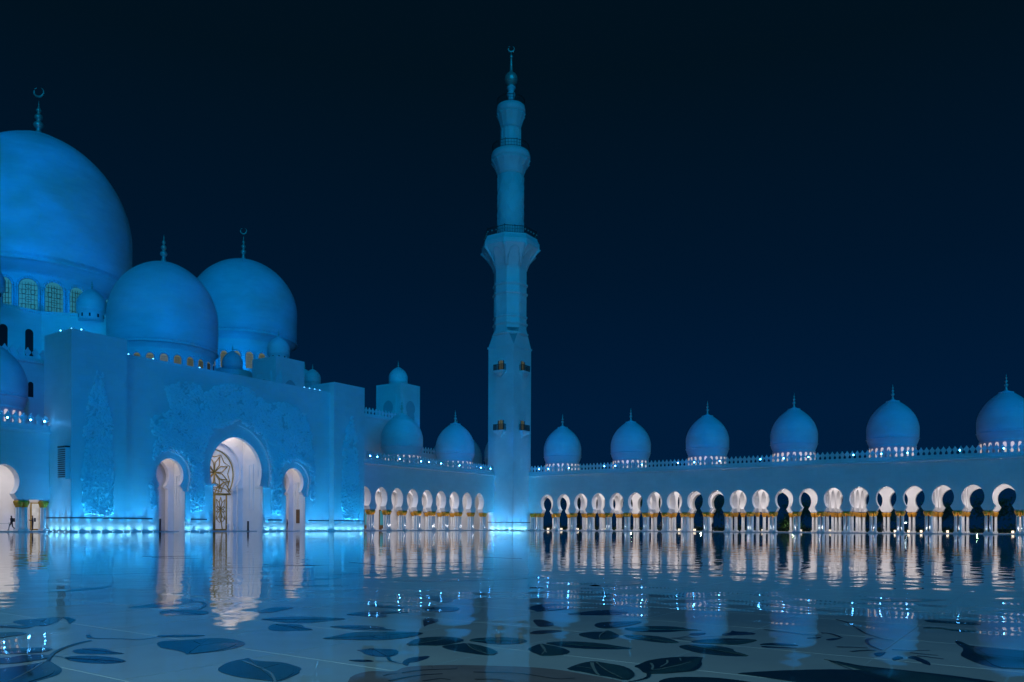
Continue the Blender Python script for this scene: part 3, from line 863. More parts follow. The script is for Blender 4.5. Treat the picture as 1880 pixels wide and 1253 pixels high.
# unseen lamp added to brighten the near floor, standing in for the arcade behind
area('unseen_lamp', (100, -152, 7.0), 120, 5, NEARW, (.40, .86, .94), (math.radians(42), 0, 0), math.radians(80))

# ---- left arcade: front plane x = 0, runs along -y
LA = thing('arcade', 'white lit arcade between the carved entrance block and the minaret', 'arcade', (0, -25, 0))
lm = lambda u, z, d: (-d, u, z)
Y0 = -8.85
w = MB()
for i in range(10):
    w.prism(bay_poly(FRONT, Y0 - (i + .5) * BAY, ZT), lm, 0.0, 1.25, 0, 1, 1)
w.prism([(Y0, 3.70), (-2.6, 3.70), (-2.6, ZT), (Y0, ZT)], lm, 0.0, 1.25, 0, 1, 1)
w.obj('wall', [M['marble'], M['inner']], LA)
YE = Y0 - 10 * BAY
MB().prism([(.30, ZT + .24), (.30, ZT + .0), (-.02, ZT), (-.02, ZT + .33)], lambda u, z, d: (u, d, z), YE, -2.6).obj('cornice', M['inner'], LA)  # floodlight spill put into this cornice by its paler marble
MB().box(-.38, .04, YE, -2.6, ZT + .335, 12.30).obj('parapet', M['marble'], LA)
MB().box(-DEP, -1.252, YE, 1.25, ZC + .005, ZC + .3).obj('ceiling', M['inner'], LA)
MB().box(-DEP - .1, -.40, YE, 13.6, 11.40, 11.56).obj('roof', M['marble'], LA)
MB().box(-DEP - .4, .35, YE, -4, -.3, .12).obj('plinth', M['plinth'], LA)
MB().box(-DEP + 4, -DEP + 4.5, YE, 12.4, .12, ZC).obj('rear_wall', M['inner'], LA)
merlons(LA, (-.16, -48, 0), (-.16, -5.9, 0), 12.30)
for i in range(11):
    cluster(LA, -.62, Y0 - i * BAY)
    if i < 10:
        for dy in (-.31, .31):
            column(LA, -DEP + 5.0, Y0 - i * BAY + dy)
w = MB()
for i in range(10):
    w.prism(bay_poly(horseshoe(1.45, 5.72, 7.4, 1.0, 4.32, 1.33, 3.7), Y0 - (i + .5) * BAY, ZC), lm, 8.3, 9.15, 0)
w.obj('inner_arch', [M['inner']], LA)
for y in (-26.4, -10.15):
    arcade_dome(LA, -6.9, y)
arcade_dome(LA, -7.0, 6.9)
for y in (-8.5, -19.5, -31, -42.5):
    area('unseen_lamp', (-4.6, y, ZC - .05), 5.5, 9.5, 360, WHITE)
area('unseen_lamp', (-1, 6.9, ZC - .05), 7, 7, 260, WHITE)
# doors and tall windows in the back wall
for y in (-37.3, -33.4, -29.4):
    dr = MB().box(-DEP + 4.5, -DEP + 4.62, y - .75, y + .75, .12, 3.9).obj('door', M['wood'], LA)
    MB().box(-DEP + 4.62, -DEP + 4.66, y - .6, y + .6, 1.0, 3.7).obj('pane', M['lattice_glass'], dr)
wd = MB().prism([(x, z) for x, z in [(-.55 * math.cos(2 * PI * i / 16), 5.6 + .95 * math.sin(2 * PI * i / 16)) for i in range(16)]], lambda u, z, d: (-DEP + 4.5 + d, -18.6 + u, z), 0, .06).obj('window', M['dark'], LA)

# ---- near left arcade beyond the entrance block
NA = thing('arcade', 'arcade wall with one round arch at the left edge, beside the carved block', 'arcade', (0, -100, 0))
w = MB()
for i in range(5):
    w.prism(bay_poly(FRONT, -98.3 - i * BAY, ZT), lm, 0.0, 1.25, 0, 1, 1)
w.prism([(-96.29, 3.70), (-93.57, 3.70), (-93.57, ZT), (-96.29, ZT)], lm, 0.0, 1.25, 0, 1, 1)
w.obj('wall', [M['marble'], M['inner']], NA)
YN = -98.3 - 4.5 * BAY
MB().prism([(.30, ZT + .24), (.30, ZT + .0), (-.02, ZT), (-.02, ZT + .33)], lambda u, z, d: (u, d, z), YN, -93.57).obj('cornice', M['inner'], NA)  # paler again, imitating the spill from the parapet floodlights
MB().box(-.38, .04, YN, -93.57, ZT + .335, 12.30).obj('parapet', M['marble'], NA)
MB().box(-DEP, -1.252, YN, -87.2, ZC, ZC + .3).obj('ceiling', M['inner'], NA)
MB().box(-DEP, -.40, YN, -93.57, 11.40, 11.56).obj('roof', M['marble'], NA)
MB().box(-DEP - .4, .35, YN, -93.57, -.3, .12).obj('plinth', M['plinth'], NA)
MB().box(-DEP - .3, -1.2, -93.57, -87.2, -.3, .12).obj('inner_floor', M['plinth'], NA)
MB().box(-DEP + 4, -DEP + 4.5, YN, -87.2, .12, ZC).obj('rear_wall', M['inner'], NA)
merlons(NA, (-.16, YN, 0), (-.16, -93.6, 0), 12.30)
for i in range(6):
    cluster(NA, -.62, -96.29 - i * BAY)
    for dy in (-.31, .31):
        column(NA, -DEP + 5.0, -96.29 - i * BAY + dy)
column(NA, -.31, -93.95)
column(NA, -.93, -93.95)
column(NA, -DEP + 5.0, -93.2)
dr = MB().box(-DEP + 4.5, -DEP + 4.62, -91.6, -89.6, .12, 3.6).obj('door', M['bronze'], NA)
for y0_, y1_ in ((-91.45, -90.65), (-90.55, -89.75)):
    MB().box(-DEP + 4.62, -DEP + 4.66, y0_, y1_, .3, 3.45).obj('pane', M['door_glass'], dr)
arcade_dome(NA, -6.9, -97.3)
area('unseen_lamp', (-4.6, -97, ZC - .05), 5.5, 12, 520, WHITE)
# ---------------------------------------------------------------- minaret
MN = thing('minaret', 'tall slender minaret with three balconies and a gilded bulb, standing in the courtyard corner', 'minaret', (1.61, -2.56, 0))
mx, my = 1.61, -2.56
HS = 3.22
w = MB()
w.box(mx - HS, mx + HS, my - HS, my + HS, 0.0, 37.9)
w.obj('base', M['marble'], MN)
MB().box(mx - HS - .14, mx + HS + .14, my - HS - .14, my + HS + .14, 37.9, 38.3).obj('cornice', M['marble'], MN)
OFF = PI / 8
OC = (mx, my, 0)
def oct_ring(a, z):   # apothem a
    r = a / math.cos(PI / 8)
    return [(mx + r * math.cos(OFF + PI / 4 * i), my + r * math.sin(OFF + PI / 4 * i), z) for i in range(8)]
# transition from the square to the octagon, its corner triangles darkened to imitate shade
b = MB()
sq = [(mx + HS, my - HS, 38.3), (mx + HS, my + HS, 38.3), (mx - HS, my + HS, 38.3), (mx - HS, my - HS, 38.3)]
oc = oct_ring(3.24, 42.0)
b.v = sq + oc
tri = []
# octagon vertices: i at angle 22.5+45i
for ci, (sx, sy) in enumerate(((1, -1), (1, 1), (-1, 1), (-1, -1))):
    near = sorted(range(8), key=lambda i: (oc[i][0] - sq[ci][0]) ** 2 + (oc[i][1] - sq[ci][1]) ** 2)[:2]
    A_, B_, C_ = Vector(sq[ci]), Vector(oc[near[0]]), Vector(oc[near[1]])
    ctr = (A_ + B_ * 1.3 + C_ * 1.3) / 3.6
    q_ = Vector((mx, my, ctr.z)) + (Vector((ctr.x, ctr.y, ctr.z)) - Vector((mx, my, ctr.z))) * .58
    tri.append((A_, B_, C_, q_))
for ca, cb in ((0, 1), (1, 2), (2, 3), (3, 0)):
    mxp = ((sq[ca][0] + sq[cb][0]) / 2, (sq[ca][1] + sq[cb][1]) / 2)
    near = sorted(range(8), key=lambda i: (oc[i][0] - mxp[0]) ** 2 + (oc[i][1] - mxp[1]) ** 2)[:2]
    near.sort(key=lambda i: (oc[i][0] - sq[ca][0]) ** 2 + (oc[i][1] - sq[ca][1]) ** 2)
    b.face((ca, cb, 4 + near[1], 4 + near[0]))
b.obj('shoulder', M['marble'], MN)
for A_, B_, C_, q_ in tri:
    t3 = MB()
    t3.v = [tuple(A_), tuple(B_), tuple(C_), tuple(q_ + Vector((0, 0, .5)))]
    for f3 in ((0, 1, 3), (1, 2, 3), (2, 0, 3)):
        t3.face(f3)
    t3.obj('corner_niche', M['niche'], MN, False)
c45 = 1 / math.cos(PI / 8)
sh = MB()
sh.lathe([(3.24 * c45, 42.0), (3.24 * c45, 54.2)], 8, OC, 0, False, OFF)
sh.obj('octagonal_shaft', M['marble'], MN)
for z0, a in ((40.9, 3.55), (43.0, 3.42), (44.5, 3.36), (49.3, 3.42), (51.2, 3.42)):
    MB().lathe([(a * c45 - .2, z0 - .34), (a * c45 + .08, z0 - .16), (a * c45 + .08, z0 + .16), (a * c45 - .2, z0 + .34)], 8, OC, 0, False, OFF).obj('moulding', M['marble'], MN)
# tall sunk panels on the octagon faces
for i in range(8):
    an = PI / 4 * i
    if math.cos(an) > -.4 and math.sin(an) < .4 or True:
        p = MB()
        for u0, u1, z0, z1 in ((-.95, -.80, 45.2, 48.9), (.80, .95, 45.2, 48.9), (-.80, .80, 48.75, 48.9), (-.06, .06, 45.2, 48.75)):
            p.box(3.24, 3.30, u0, u1, z0, z1)
        link('panel_frame', p.mesh('panel_frame', M['marble']), MN, (mx, my, 0), an)


def flare(name, r0, r1, z0, z1, n, off, arch=True):
    """corbelled flare carrying a gallery, with arched niches between its ribs"""
    b = MB()
    prof = [(r0, z0)]
    for i in range(1, 7):
        t = i / 6
        prof.append((r0 + (r1 - r0) * (t ** 1.55), z0 + (z1 - z0) * t))
    b.lathe(prof, n, OC, 0, n > 12, off)
    o = b.obj(name, M['marble'], MN)
    if arch:
        m = 8 if n == 8 else 14
        for i in range(m):
            rb = MB()
            a = OFF + 2 * PI * i / m if n == 8 else 2 * PI * i / m
            pts = []
            for j in range(7):
                t = j / 6
                rr = r0 + (r1 - r0) * (t ** 1.5) + .02
                pts.append((mx + rr * math.cos(a), my + rr * math.sin(a), z0 + (z1 - z0) * t * .98))
            rb.tube(pts, .15 if n == 8 else .07, 5, 0, [.4, .6, .8, 1.0, 1.3, 1.8, 2.6])
            rb.obj('corbel_rib', M['marble'], MN)
    return o


def railing(parent, r, z, h, n, posts, off=0.0, knob=False):
    b = MB()
    pts = [(mx + r * math.cos(off + 2 * PI * i / n), my + r * math.sin(off + 2 * PI * i / n)) for i in range(n + 1)]
    for zz, rr in ((z + .12, .05), (z + h, .08), (z + h * .55, .035)):
        b.tube([(x, y, zz) for x, y in pts], rr, 4)
    for i in range(posts):
        a = off + 2 * PI * i / posts
        q = math.cos(PI / 8) / math.cos(((a - off) % (PI / 4)) - PI / 8) if n == 8 else 1
        x, y = mx + r * q * math.cos(a), my + r * q * math.sin(a)
        tall = i % 4 == 0
        b.tube([(x, y, z), (x, y, z + h * (1.18 if tall else 1))], .07 if tall else .03, 4)
        if knob and i % 2 == 0:
            b.lathe([(.02, -.2), (.2, 0), (.02, .2)], 6, (x, y, z + h * .6), 1)
    return b.obj('railing', [M['rail'], M['finial']], parent)


flare('lower_corbel', 3.24 * c45, 5.75 * c45, 54.2, 58.7, 8, OFF)
for i in range(8):
    an = PI / 4 * i
    ap = MB()
    pts = []
    for j in range(13):
        t = j / 12 * PI
        zz = math.sin(t) ** .8
        tt = .12 + .76 * zz
        rr = 3.24 + (5.75 - 3.24) * (tt ** 1.5) + .03
        hw_ = (1.0 + .55 * tt) * math.cos(t)
        pts.append((rr, hw_, 54.2 + 4.5 * tt))
    ap.tube(pts, .13, 5)
    link('corbel_arch', ap.mesh('corbel_arch', M['marble']), MN, (mx, my, 0), an)
MB().lathe([(5.75 * c45, 58.7), (5.75 * c45, 59.6), (5.3 * c45, 60.5), (5.3 * c45, 60.8)], 8, OC, 0, False, OFF).obj('lower_gallery', M['marble'], MN)
railing(MN, 5.15 * c45, 60.8, 1.45, 8, 64, OFF, True)
b = MB()
b.lathe([(2.75, 60.8), (2.75, 74.6)], 32, OC, 0, True)
b.obj('round_shaft', M['marble'], MN)
# lozenge net on the round shaft
nb = MB()
for sgn in (1, -1):
    for i in range(8):
        pts = []
        for j in range(25):
            t = j / 24
            a = 2 * PI * i / 8 + sgn * t * 2.6
            pts.append((mx + 2.77 * math.cos(a), my + 2.77 * math.sin(a), 61.6 + t * 12.6))
        nb.tube(pts, .07, 4)
tag(nb.obj('lozenge_net', M['marble'], MN), kind='stuff')
flare('middle_corbel', 2.75, 4.05, 74.4, 77.5, 32, 0)
MB().lathe([(4.05, 77.5), (4.12, 77.9), (4.12, 78.5), (3.9, 79.2)], 32, OC).obj('middle_gallery', M['marble'], MN)
railing(MN, 3.85, 79.2, 1.4, 32, 40)
b = MB()
b.lathe([(2.0, 79.2), (2.0, 84.6)], 16, OC, 0, False)
b.obj('upper_shaft', M['marble'], MN)
for i in range(12):
    a = 2 * PI * i / 12
    link('flute_rib', MB().box(1.93, 2.12, -.17, .17, 79.6, 84.2).mesh('flute_rib', M['marble']) if i == 0 else bpy.data.meshes['flute_rib'], MN, (mx, my, 0), a)
flare('upper_corbel', 2.05, 2.95, 84.2, 87.4, 32, 0)
MB().lathe([(2.95, 87.4), (3.02, 87.7), (3.02, 88.4), (2.9, 89.0)], 32, OC).obj('upper_gallery', M['marble'], MN)
railing(MN, 2.85, 89.0, 1.35, 32, 32)
MB().lathe([(.85, 89.0), (.8, 90.3), (.62, 90.6), (.72, 91.2), (.95, 91.6), (.95, 91.75), (.6, 92.0), (.6, 92.3), (.75, 92.7), (.95, 93.0), (.95, 93.15), (.6, 93.4), (.6, 93.6)], 20, OC).obj('lantern_neck', M['marble'], MN)
MB().lathe([(.6, 93.5), (1.0, 93.8), (1.30, 94.3), (1.38, 94.9), (1.25, 95.5), (.9, 96.0), (.45, 96.35), (.33, 96.7), (.3, 98.0), (.22, 99.1), (.18, 99.3)], 24, OC).obj('gilded_bulb', M['finial'], MN)
MB().lathe([(.1, 99.1), (.3, 99.3), (.36, 99.6), (.28, 99.9), (.1, 100.1), (.07, 100.6)], 16, OC).obj('ball', M['finial'], MN)


def crescent(parent, x, y, z, r, t):
    pts = [(x + r * math.cos(a) * RT.x, y + r * math.cos(a) * RT.y, z + r * math.sin(a)) for a in [math.radians(115 + 310 * i / 20) for i in range(21)]]
    return MB().tube(pts, t, 6, 0, [.35 + .9 * math.sin(PI * i / 20) for i in range(21)]).obj('crescent', M['finial'], parent)


crescent(MN, mx, my, 101.25, .62, .18)
# balconies on the two visible faces
def balcony(px, py, rz, z, low):
    b = MB().box(-1.3, 1.3, -1.05, .02, z - .95, z - .7)
    o = link('balcony', b.mesh('balcony', M['marble']), MN, (px, py, 0), rz)
    r = MB()
    for i in range(13):
        x = -1.24 + 2.48 * i / 12
        r.box(x - .03, x + .03, -1.0, -.94, z - .7, z + .45)
    for s in (-1, 1):
        for i in range(4):
            y = -.94 + .28 * i
            r.box(s * 1.22 - .03, s * 1.22 + .03, y, y + .06, z - .7, z + .45)
        r.box(s * 1.22 - .045, s * 1.22 + .045, -1.0, 0, z + .45, z + .53)
    r.box(-1.3, 1.3, -1.02, -.92, z + .45, z + .53)
    link('railing', r.mesh('railing', M['rail']), o, (px, py, 0), rz)
    d = MB().prism(dome_window_mesh(1.1, 2.2), lambda u, v, e: (u, -e, z - .7 + v), -.1, .03)
    link('door', d.mesh('door', M['balcony_glass']), o, (px, py, 0), rz)
    fr = MB()
    for s in (-1, 1):
        fr.box(s * .62 - .08, s * .62 + .08, -.10, .0, z - .7, z + 1.4)
    fr.box(-.04, .04, -.09, -.03, z - .7, z + 1.3)
    link('frame', fr.mesh('frame', M['dark']), o, (px, py, 0), rz)
    k = MB()
    pr = [(-1.2, z - .95), (1.2, z - .95), (.55, z - 1.6), (.12, z - 2.2), (0, z - 2.4), (-.12, z - 2.2), (-.55, z - 1.6)]
    k.prism(pr, lambda u, v, e: (u, e, v), -.02, .0)
    for i in range(6):
        t = i / 5
        hw = 1.2 * (1 - t) ** 1.6 + .02
        k.box(-hw, hw, -.98 * (1 - t) ** 1.3 - .02, 0, z - .95 - 1.4 * (t + .2) * .83, z - .95 - 1.4 * t * .83)
    link('bracket', k.mesh('bracket', M['marble']), o, (px, py, 0), rz)


for z in (33.75, 21.4):
    balcony(mx + .05, my - HS, 0, z, z < 30)
    balcony(mx + HS, my + .05, PI / 2, z, z < 30)
MB().box(mx - HS - .015, mx + HS + .015, my - HS - .015, my + HS + .015, 1.60, 1.76).obj('groove_strip', M['groove'], MN)

# ---------------------------------------------------------------- carved entrance block
PORCH = (1.0, .89, .84)
PB = thing('entrance_block', 'large white entrance block with carved flowers round three arched doorways, dome above', 'gatehouse', (2, -70.75, 0))
AX = -70.75
PYL = (-93.55, -87.1)
PYR = (-54.38, -47.95)
ZP, ZM = 22.95, 21.45
for ya, yb in (PYL, PYR):
    MB().box(-1.4, 4.915, ya, yb, 0, ZP).obj('pier', M['marble'], PB)
pm = lambda u, z, d: (d, u, z)


def front(openings, z1, ya, yb):
    """wall outline with openings that run down to the ground"""
    poly = [(ya, 0)]
    for half, c in openings:
        poly += full(half, c)
    poly += [(yb, 0), (yb, z1), (ya, z1)]
    return poly


Y1, Y2 = PYL[1] + .002, PYR[0] - .002
main_in = [(3.95, 0), (3.95, 6.2)] + horseshoe(4.12, 8.4, 13.0, 3.85, 6.5, 3.85, 6.3, None, 14)[1:]
main_out = [(3.97, 0), (3.97, 6.3), (5.1, 6.32)] + horseshoe(5.25, 8.4, 14.6, 5.1, 6.5, 5.1, 6.4, None, 14)[1:]
side_in = [(1.74, 0)] + horseshoe(1.86, 7.25, 9.4, 1.35, 5.95, 1.74, 5.45, None, 10)
side_out = [(1.76, 0), (1.76, 5.2), (2.3, 5.22)] + horseshoe(2.5, 7.25, 10.2, 2.2, 5.6, 2.3, 5.3, None, 10)[1:]
w = MB()
w.prism(front([(side_out, -80.6), (main_out, AX), (side_out, -60.9)], ZM, Y1, Y2), pm, 3.9, 3.45)
w.obj('front_wall', M['marble'], PB)
w = MB()
w.prism(front([(side_in, -80.6), (main_in, AX), (side_in, -60.9)], ZM - .01, Y1, Y2), pm, 3.448, 2.75, 0, 1, 1)
w.obj('arch_wall', [M['marble'], M['inner']], PB)
for s in (-1, 1):
    MB().box(2.5, 4.25, min(AX + s * 3.7, AX + s * 5.15), max(AX + s * 3.7, AX + s * 5.15), 6.12, 6.34).obj('impost', M['marble'], PB)
# porch behind the doorways
MB().box(-1.2, 2.75, Y1, Y2, -.3, .10).obj('porch_floor', M['plinth'], PB)
MB().box(-2.6, 2.74, Y1, Y2, 14.2, 14.6).obj('porch_ceiling', M['inner'], PB)
in1 = [(3.3, 0), (3.3, 6.1)] + horseshoe(3.75, 8.6, 12.5, 3.1, 6.5, 3.1, 6.2, None, 12)[1:]
in2 = [(2.75, 0), (2.75, 5.6)] + horseshoe(3.1, 8.2, 11.6, 2.6, 6.0, 2.6, 5.7, None, 12)[1:]
w = MB()
w.prism(front([(in1, AX)], 14.2, AX - 4.85, AX + 4.85), pm, -.75, -1.15)
w.obj('inner_arch', M['inner'], PB)
w = MB()
w.prism(front([(in2, AX)], 14.19, AX - 4.8, AX + 4.8), pm, -1.152, -2.0)
w.obj('inner_arch', M['inner'], PB)
for s in (-1, 1):
    MB().box(-.752, -.45, min(AX + s * 3.0, AX + s * 3.9), max(AX + s * 3.0, AX + s * 3.9), 6.0, 6.22).obj('impost', M['inner'], PB)
    for q in range(4):
        MB().box(-1.6, -1.16 - .0 + .06 * q, min(AX + s * 2.62, AX + s * 3.2), max(AX + s * 2.62, AX + s * 3.2), 5.05 + .22 * q, 5.2 + .22 * q).obj('moulding', M['inner'], PB)
    # partition walls with a tall shallow niche
    y = AX + s * 4.06
    MB().box(-2.0, 2.748, min(y, y + s * .8), max(y, y + s * .8), .1, 14.2).obj('partition', M['inner'], PB)
    nb = MB()
    for x0, x1, z0, z1 in ((.7, .84, 3.0, 9.6), (1.6, 1.74, 3.0, 9.6), (.84, 1.6, 9.46, 9.6), (.84, 1.6, 3.0, 3.14)):
        nb.box(x0, x1, min(y, y - s * .09), max(y, y - s * .09), z0, z1)
    nb.obj('niche_frame', M['inner'], PB)
    # side chambers
    MB().box(-2.0, -1.6, min(AX + s * 4.86, AX + s * 16.36), max(AX + s * 4.86, AX + s * 16.36), .1, 14.2).obj('chamber_wall', M['inner'], PB)
    c = AX + s * 9.85
    for t in (-1, 1):
        yy = c + t * 2.6
        MB().box(-1.6, 2.748, min(yy, yy + t * .5), max(yy, yy + t * .5), .1, 14.2).obj('chamber_wall', M['inner'], PB)
    nb = MB()
    yy = c + 2.6
    for x0, x1, z0, z1 in ((.7, .82, 3.4, 7.4), (1.3, 1.42, 3.4, 7.4), (.82, 1.3, 7.28, 7.4), (.9, 1.2, 3.2, 3.4)):
        nb.box(x0, x1, yy - .09, yy - .0, z0, z1)
    nb.obj('niche_frame', M['inner'], PB)
    w = MB()
    w.prism(front([(side_in, c)], 14.19, c - 2.59, c + 2.59), pm, .2, -.5)
    w.obj('inner_arch', M['inner'], PB)
dr = MB().box(1.0, 1.9, -60.9 + 2.5, -60.9 + 2.6, 1.2, 3.3).obj('side_door', M['wood'], PB)
area('unseen_porch_lamp', (.7, AX, 13.9), 2.2, 6.5, 130, PORCH)
area('unseen_porch_lamp', (1.2, AX - 4.0, 5.5), 1.6, 9, 90, PORCH, (PI / 2, 0, 0))  # unseen strip lamp added behind the jamb to brighten the far side wall
area('unseen_porch_lamp', (1.0, -80.6, 13.9), 1.6, 4, 140, PORCH)
area('unseen_porch_lamp', (1.5, -83.15, 4.6), 1.6, 7, 52, PORCH, (PI / 2, 0, 0))  # same added strip, hidden in the left side chamber
area('unseen_porch_lamp', (1.0, -60.9, 13.9), 1.6, 4, 140, PORCH)
area('unseen_porch_lamp', (1.5, -63.45, 4.6), 1.6, 7, 52, PORCH, (PI / 2, 0, 0))  # another unseen strip, added for the right side chamber

# gilded flower doors filling the inner arch
GD = MB().prism([(AX - 2.74, .1), (AX + 2.74, .1)] + [(y, z) for y, z in full(in2[1:], AX)[::-1]], pm, -1.75, -1.70).obj('glass_screen', M['door_glass'], PB)
fr = MB()
XF = -1.62
def bar(p, r=.085):
    r *= .95
    fr.tube([(XF, AX + a, z) for a, z in p], r, 5)
def arc(cx, cz, r, a0, a1, n=10):
    return [(cx + r * math.cos(math.radians(a0 + (a1 - a0) * i / n)), cz + r * math.sin(math.radians(a0 + (a1 - a0) * i / n))) for i in range(n + 1)]
for yc in (-1.05, 1.05):
    for s in (-1, 1):
        bar([(yc + s * .95, .15), (yc + s * .95, 5.2)], .13)
    bar([(yc - .95, .2), (yc + .95, .2)], .15)
    bar([(yc - .95, 5.2), (yc + .95, 5.2)], .12)
    for kx in range(10):
        a = math.radians(36 * kx + 90)
        L_ = 1.55 if abs(math.sin(a)) > .5 else .95
        tip = (yc + L_ * .78 * math.cos(a), 3.1 + L_ * math.sin(a) * 1.15)
        q = math.radians(20)
        m1 = (yc + L_ * .42 * math.cos(a + q), 3.1 + L_ * .62 * math.sin(a + q))
        m2 = (yc + L_ * .42 * math.cos(a - q), 3.1 + L_ * .62 * math.sin(a - q))
        bar([(yc, 3.1), m1, tip], .06); bar([(yc, 3.1), m2, tip], .06)
    bar([(yc, 3.1), (yc + .05, 2.0), (yc + .15, 1.0), (yc + .3, .2)], .08)
    for s in (-1, 1):
        bar([(yc + .1 * s, 1.2), (yc + s * .45, 1.5), (yc + s * .75, 2.1)], .05)
bar([(-2.7, 5.3), (2.7, 5.3)], .14)
bar([(a, z) for a, z in full(in2[2:], 0)], .13)
for kx in range(8):
    a = math.radians(45 * kx + 22)
    q = math.radians(17)
    tip = (2.4 * math.cos(a) * .95, 8.3 + 2.5 * math.sin(a))
    for s in (-1, 1):
        bar([(0, 8.3), (1.35 * math.cos(a + s * q) * .95, 8.3 + 1.4 * math.sin(a + s * q)), tip], .085)
for kx in range(8):
    a = math.radians(45 * kx)
    nx_ = math.radians(45 * kx + 45)
    bar([(2.2 * math.cos(a), 8.2 + 2.3 * math.sin(a)), (2.75 * math.cos((a + nx_) / 2), 8.2 + 2.85 * math.sin((a + nx_) / 2)), (2.2 * math.cos(nx_), 8.2 + 2.3 * math.sin(nx_))], .07)
for s in (-1, 1):
    bar([(s * .05, 5.35), (s * .5, 6.2), (s * 1.4, 6.9), (s * 2.5, 7.2)], .08)
    bar([(s * 2.6, 5.35), (s * 1.9, 6.0), (s * .9, 6.3), (s * 0, 6.1)], .07)
    bar([(s * a, z) for a, z in arc(2.6, 5.2, 2.0, 100, 180)], .07)
    bar([(s * a, z) for a, z in arc(0.2, 5.3, 2.2, 10, 80)], .07)
    bar([(s * a, z) for a, z in arc(0.0, 5.6, 1.2, 0, 90)], .07)
    bar([(s * 2.7, 5.6), (s * 2.2, 6.3), (s * 2.4, 7.0)], .09)
fr.obj('flower_grille', M['bronze'], PB)

# plinth course and its dark groove
for ya, yb, xf in ((Y1, -83.2, 3.9), (-78.0, -75.6, 3.9), (-65.9, -63.4, 3.9), (-58.5, Y2, 3.9), (PYL[0] - .015, PYL[1] + .0, 4.915), (PYR[0], PYR[1] + .015, 4.915)):
    MB().box(xf - .1, xf + .012, ya + .003, yb - .003, 0, 1.55).obj('plinth', M['marble'], PB)
    MB().box(xf - .1, xf + .016, ya + .01, yb - .01, 1.55, 1.70).obj('groove_strip', M['groove'], PB)
MB().box(-1.3, 4.92, PYL[0] - .012, PYL[0] - .001, 0, 1.55).obj('plinth', M['marble'], PB)
MB().box(-1.3, 4.925, PYL[0] - .016, PYL[0] - .001, 1.55, 1.70).obj('groove_strip', M['groove'], PB)
# louvred box on the side of the near pier
v = MB().box(3.0, 4.7, PYL[0] - .5, PYL[0] - .002, 6.0, 9.55).obj('vent_box', M['column'], PB)
for i in range(14):
    link('slat', MB().box(3.05, 4.65, -.06, .0, 0, .09).mesh('slat', M['dark']) if i == 0 else bpy.data.meshes['slat'], v, (0, PYL[0] - .5, 6.2 + i * .235), 0)
MB().box(2.99, 4.71, PYL[0] - .56, PYL[0] - .003, 9.56, 9.72).obj('vent_hood', M['dark'], PB)
MB().box(-24, 3.28, Y1 - .0, Y2, 20.6, 21.0).obj('roof', M['marble'], PB)
MB().box(-24, -2.62, PYL[0] + 6.5, PYR[1] - 6.5, 0.0, 20.58).obj('rear_body', M['marble'], PB)


# carved flowers: curling stems, leaves and petals standing proud of the wall
def inside(p, poly):
    x, y = p
    c = False
    for i in range(len(poly)):
        x0, y0 = poly[i]
        x1, y1 = poly[i - 1]
        if (y0 > y) != (y1 > y) and x < (x1 - x0) * (y - y0) / (y1 - y0) + x0:
            c = not c
    return c


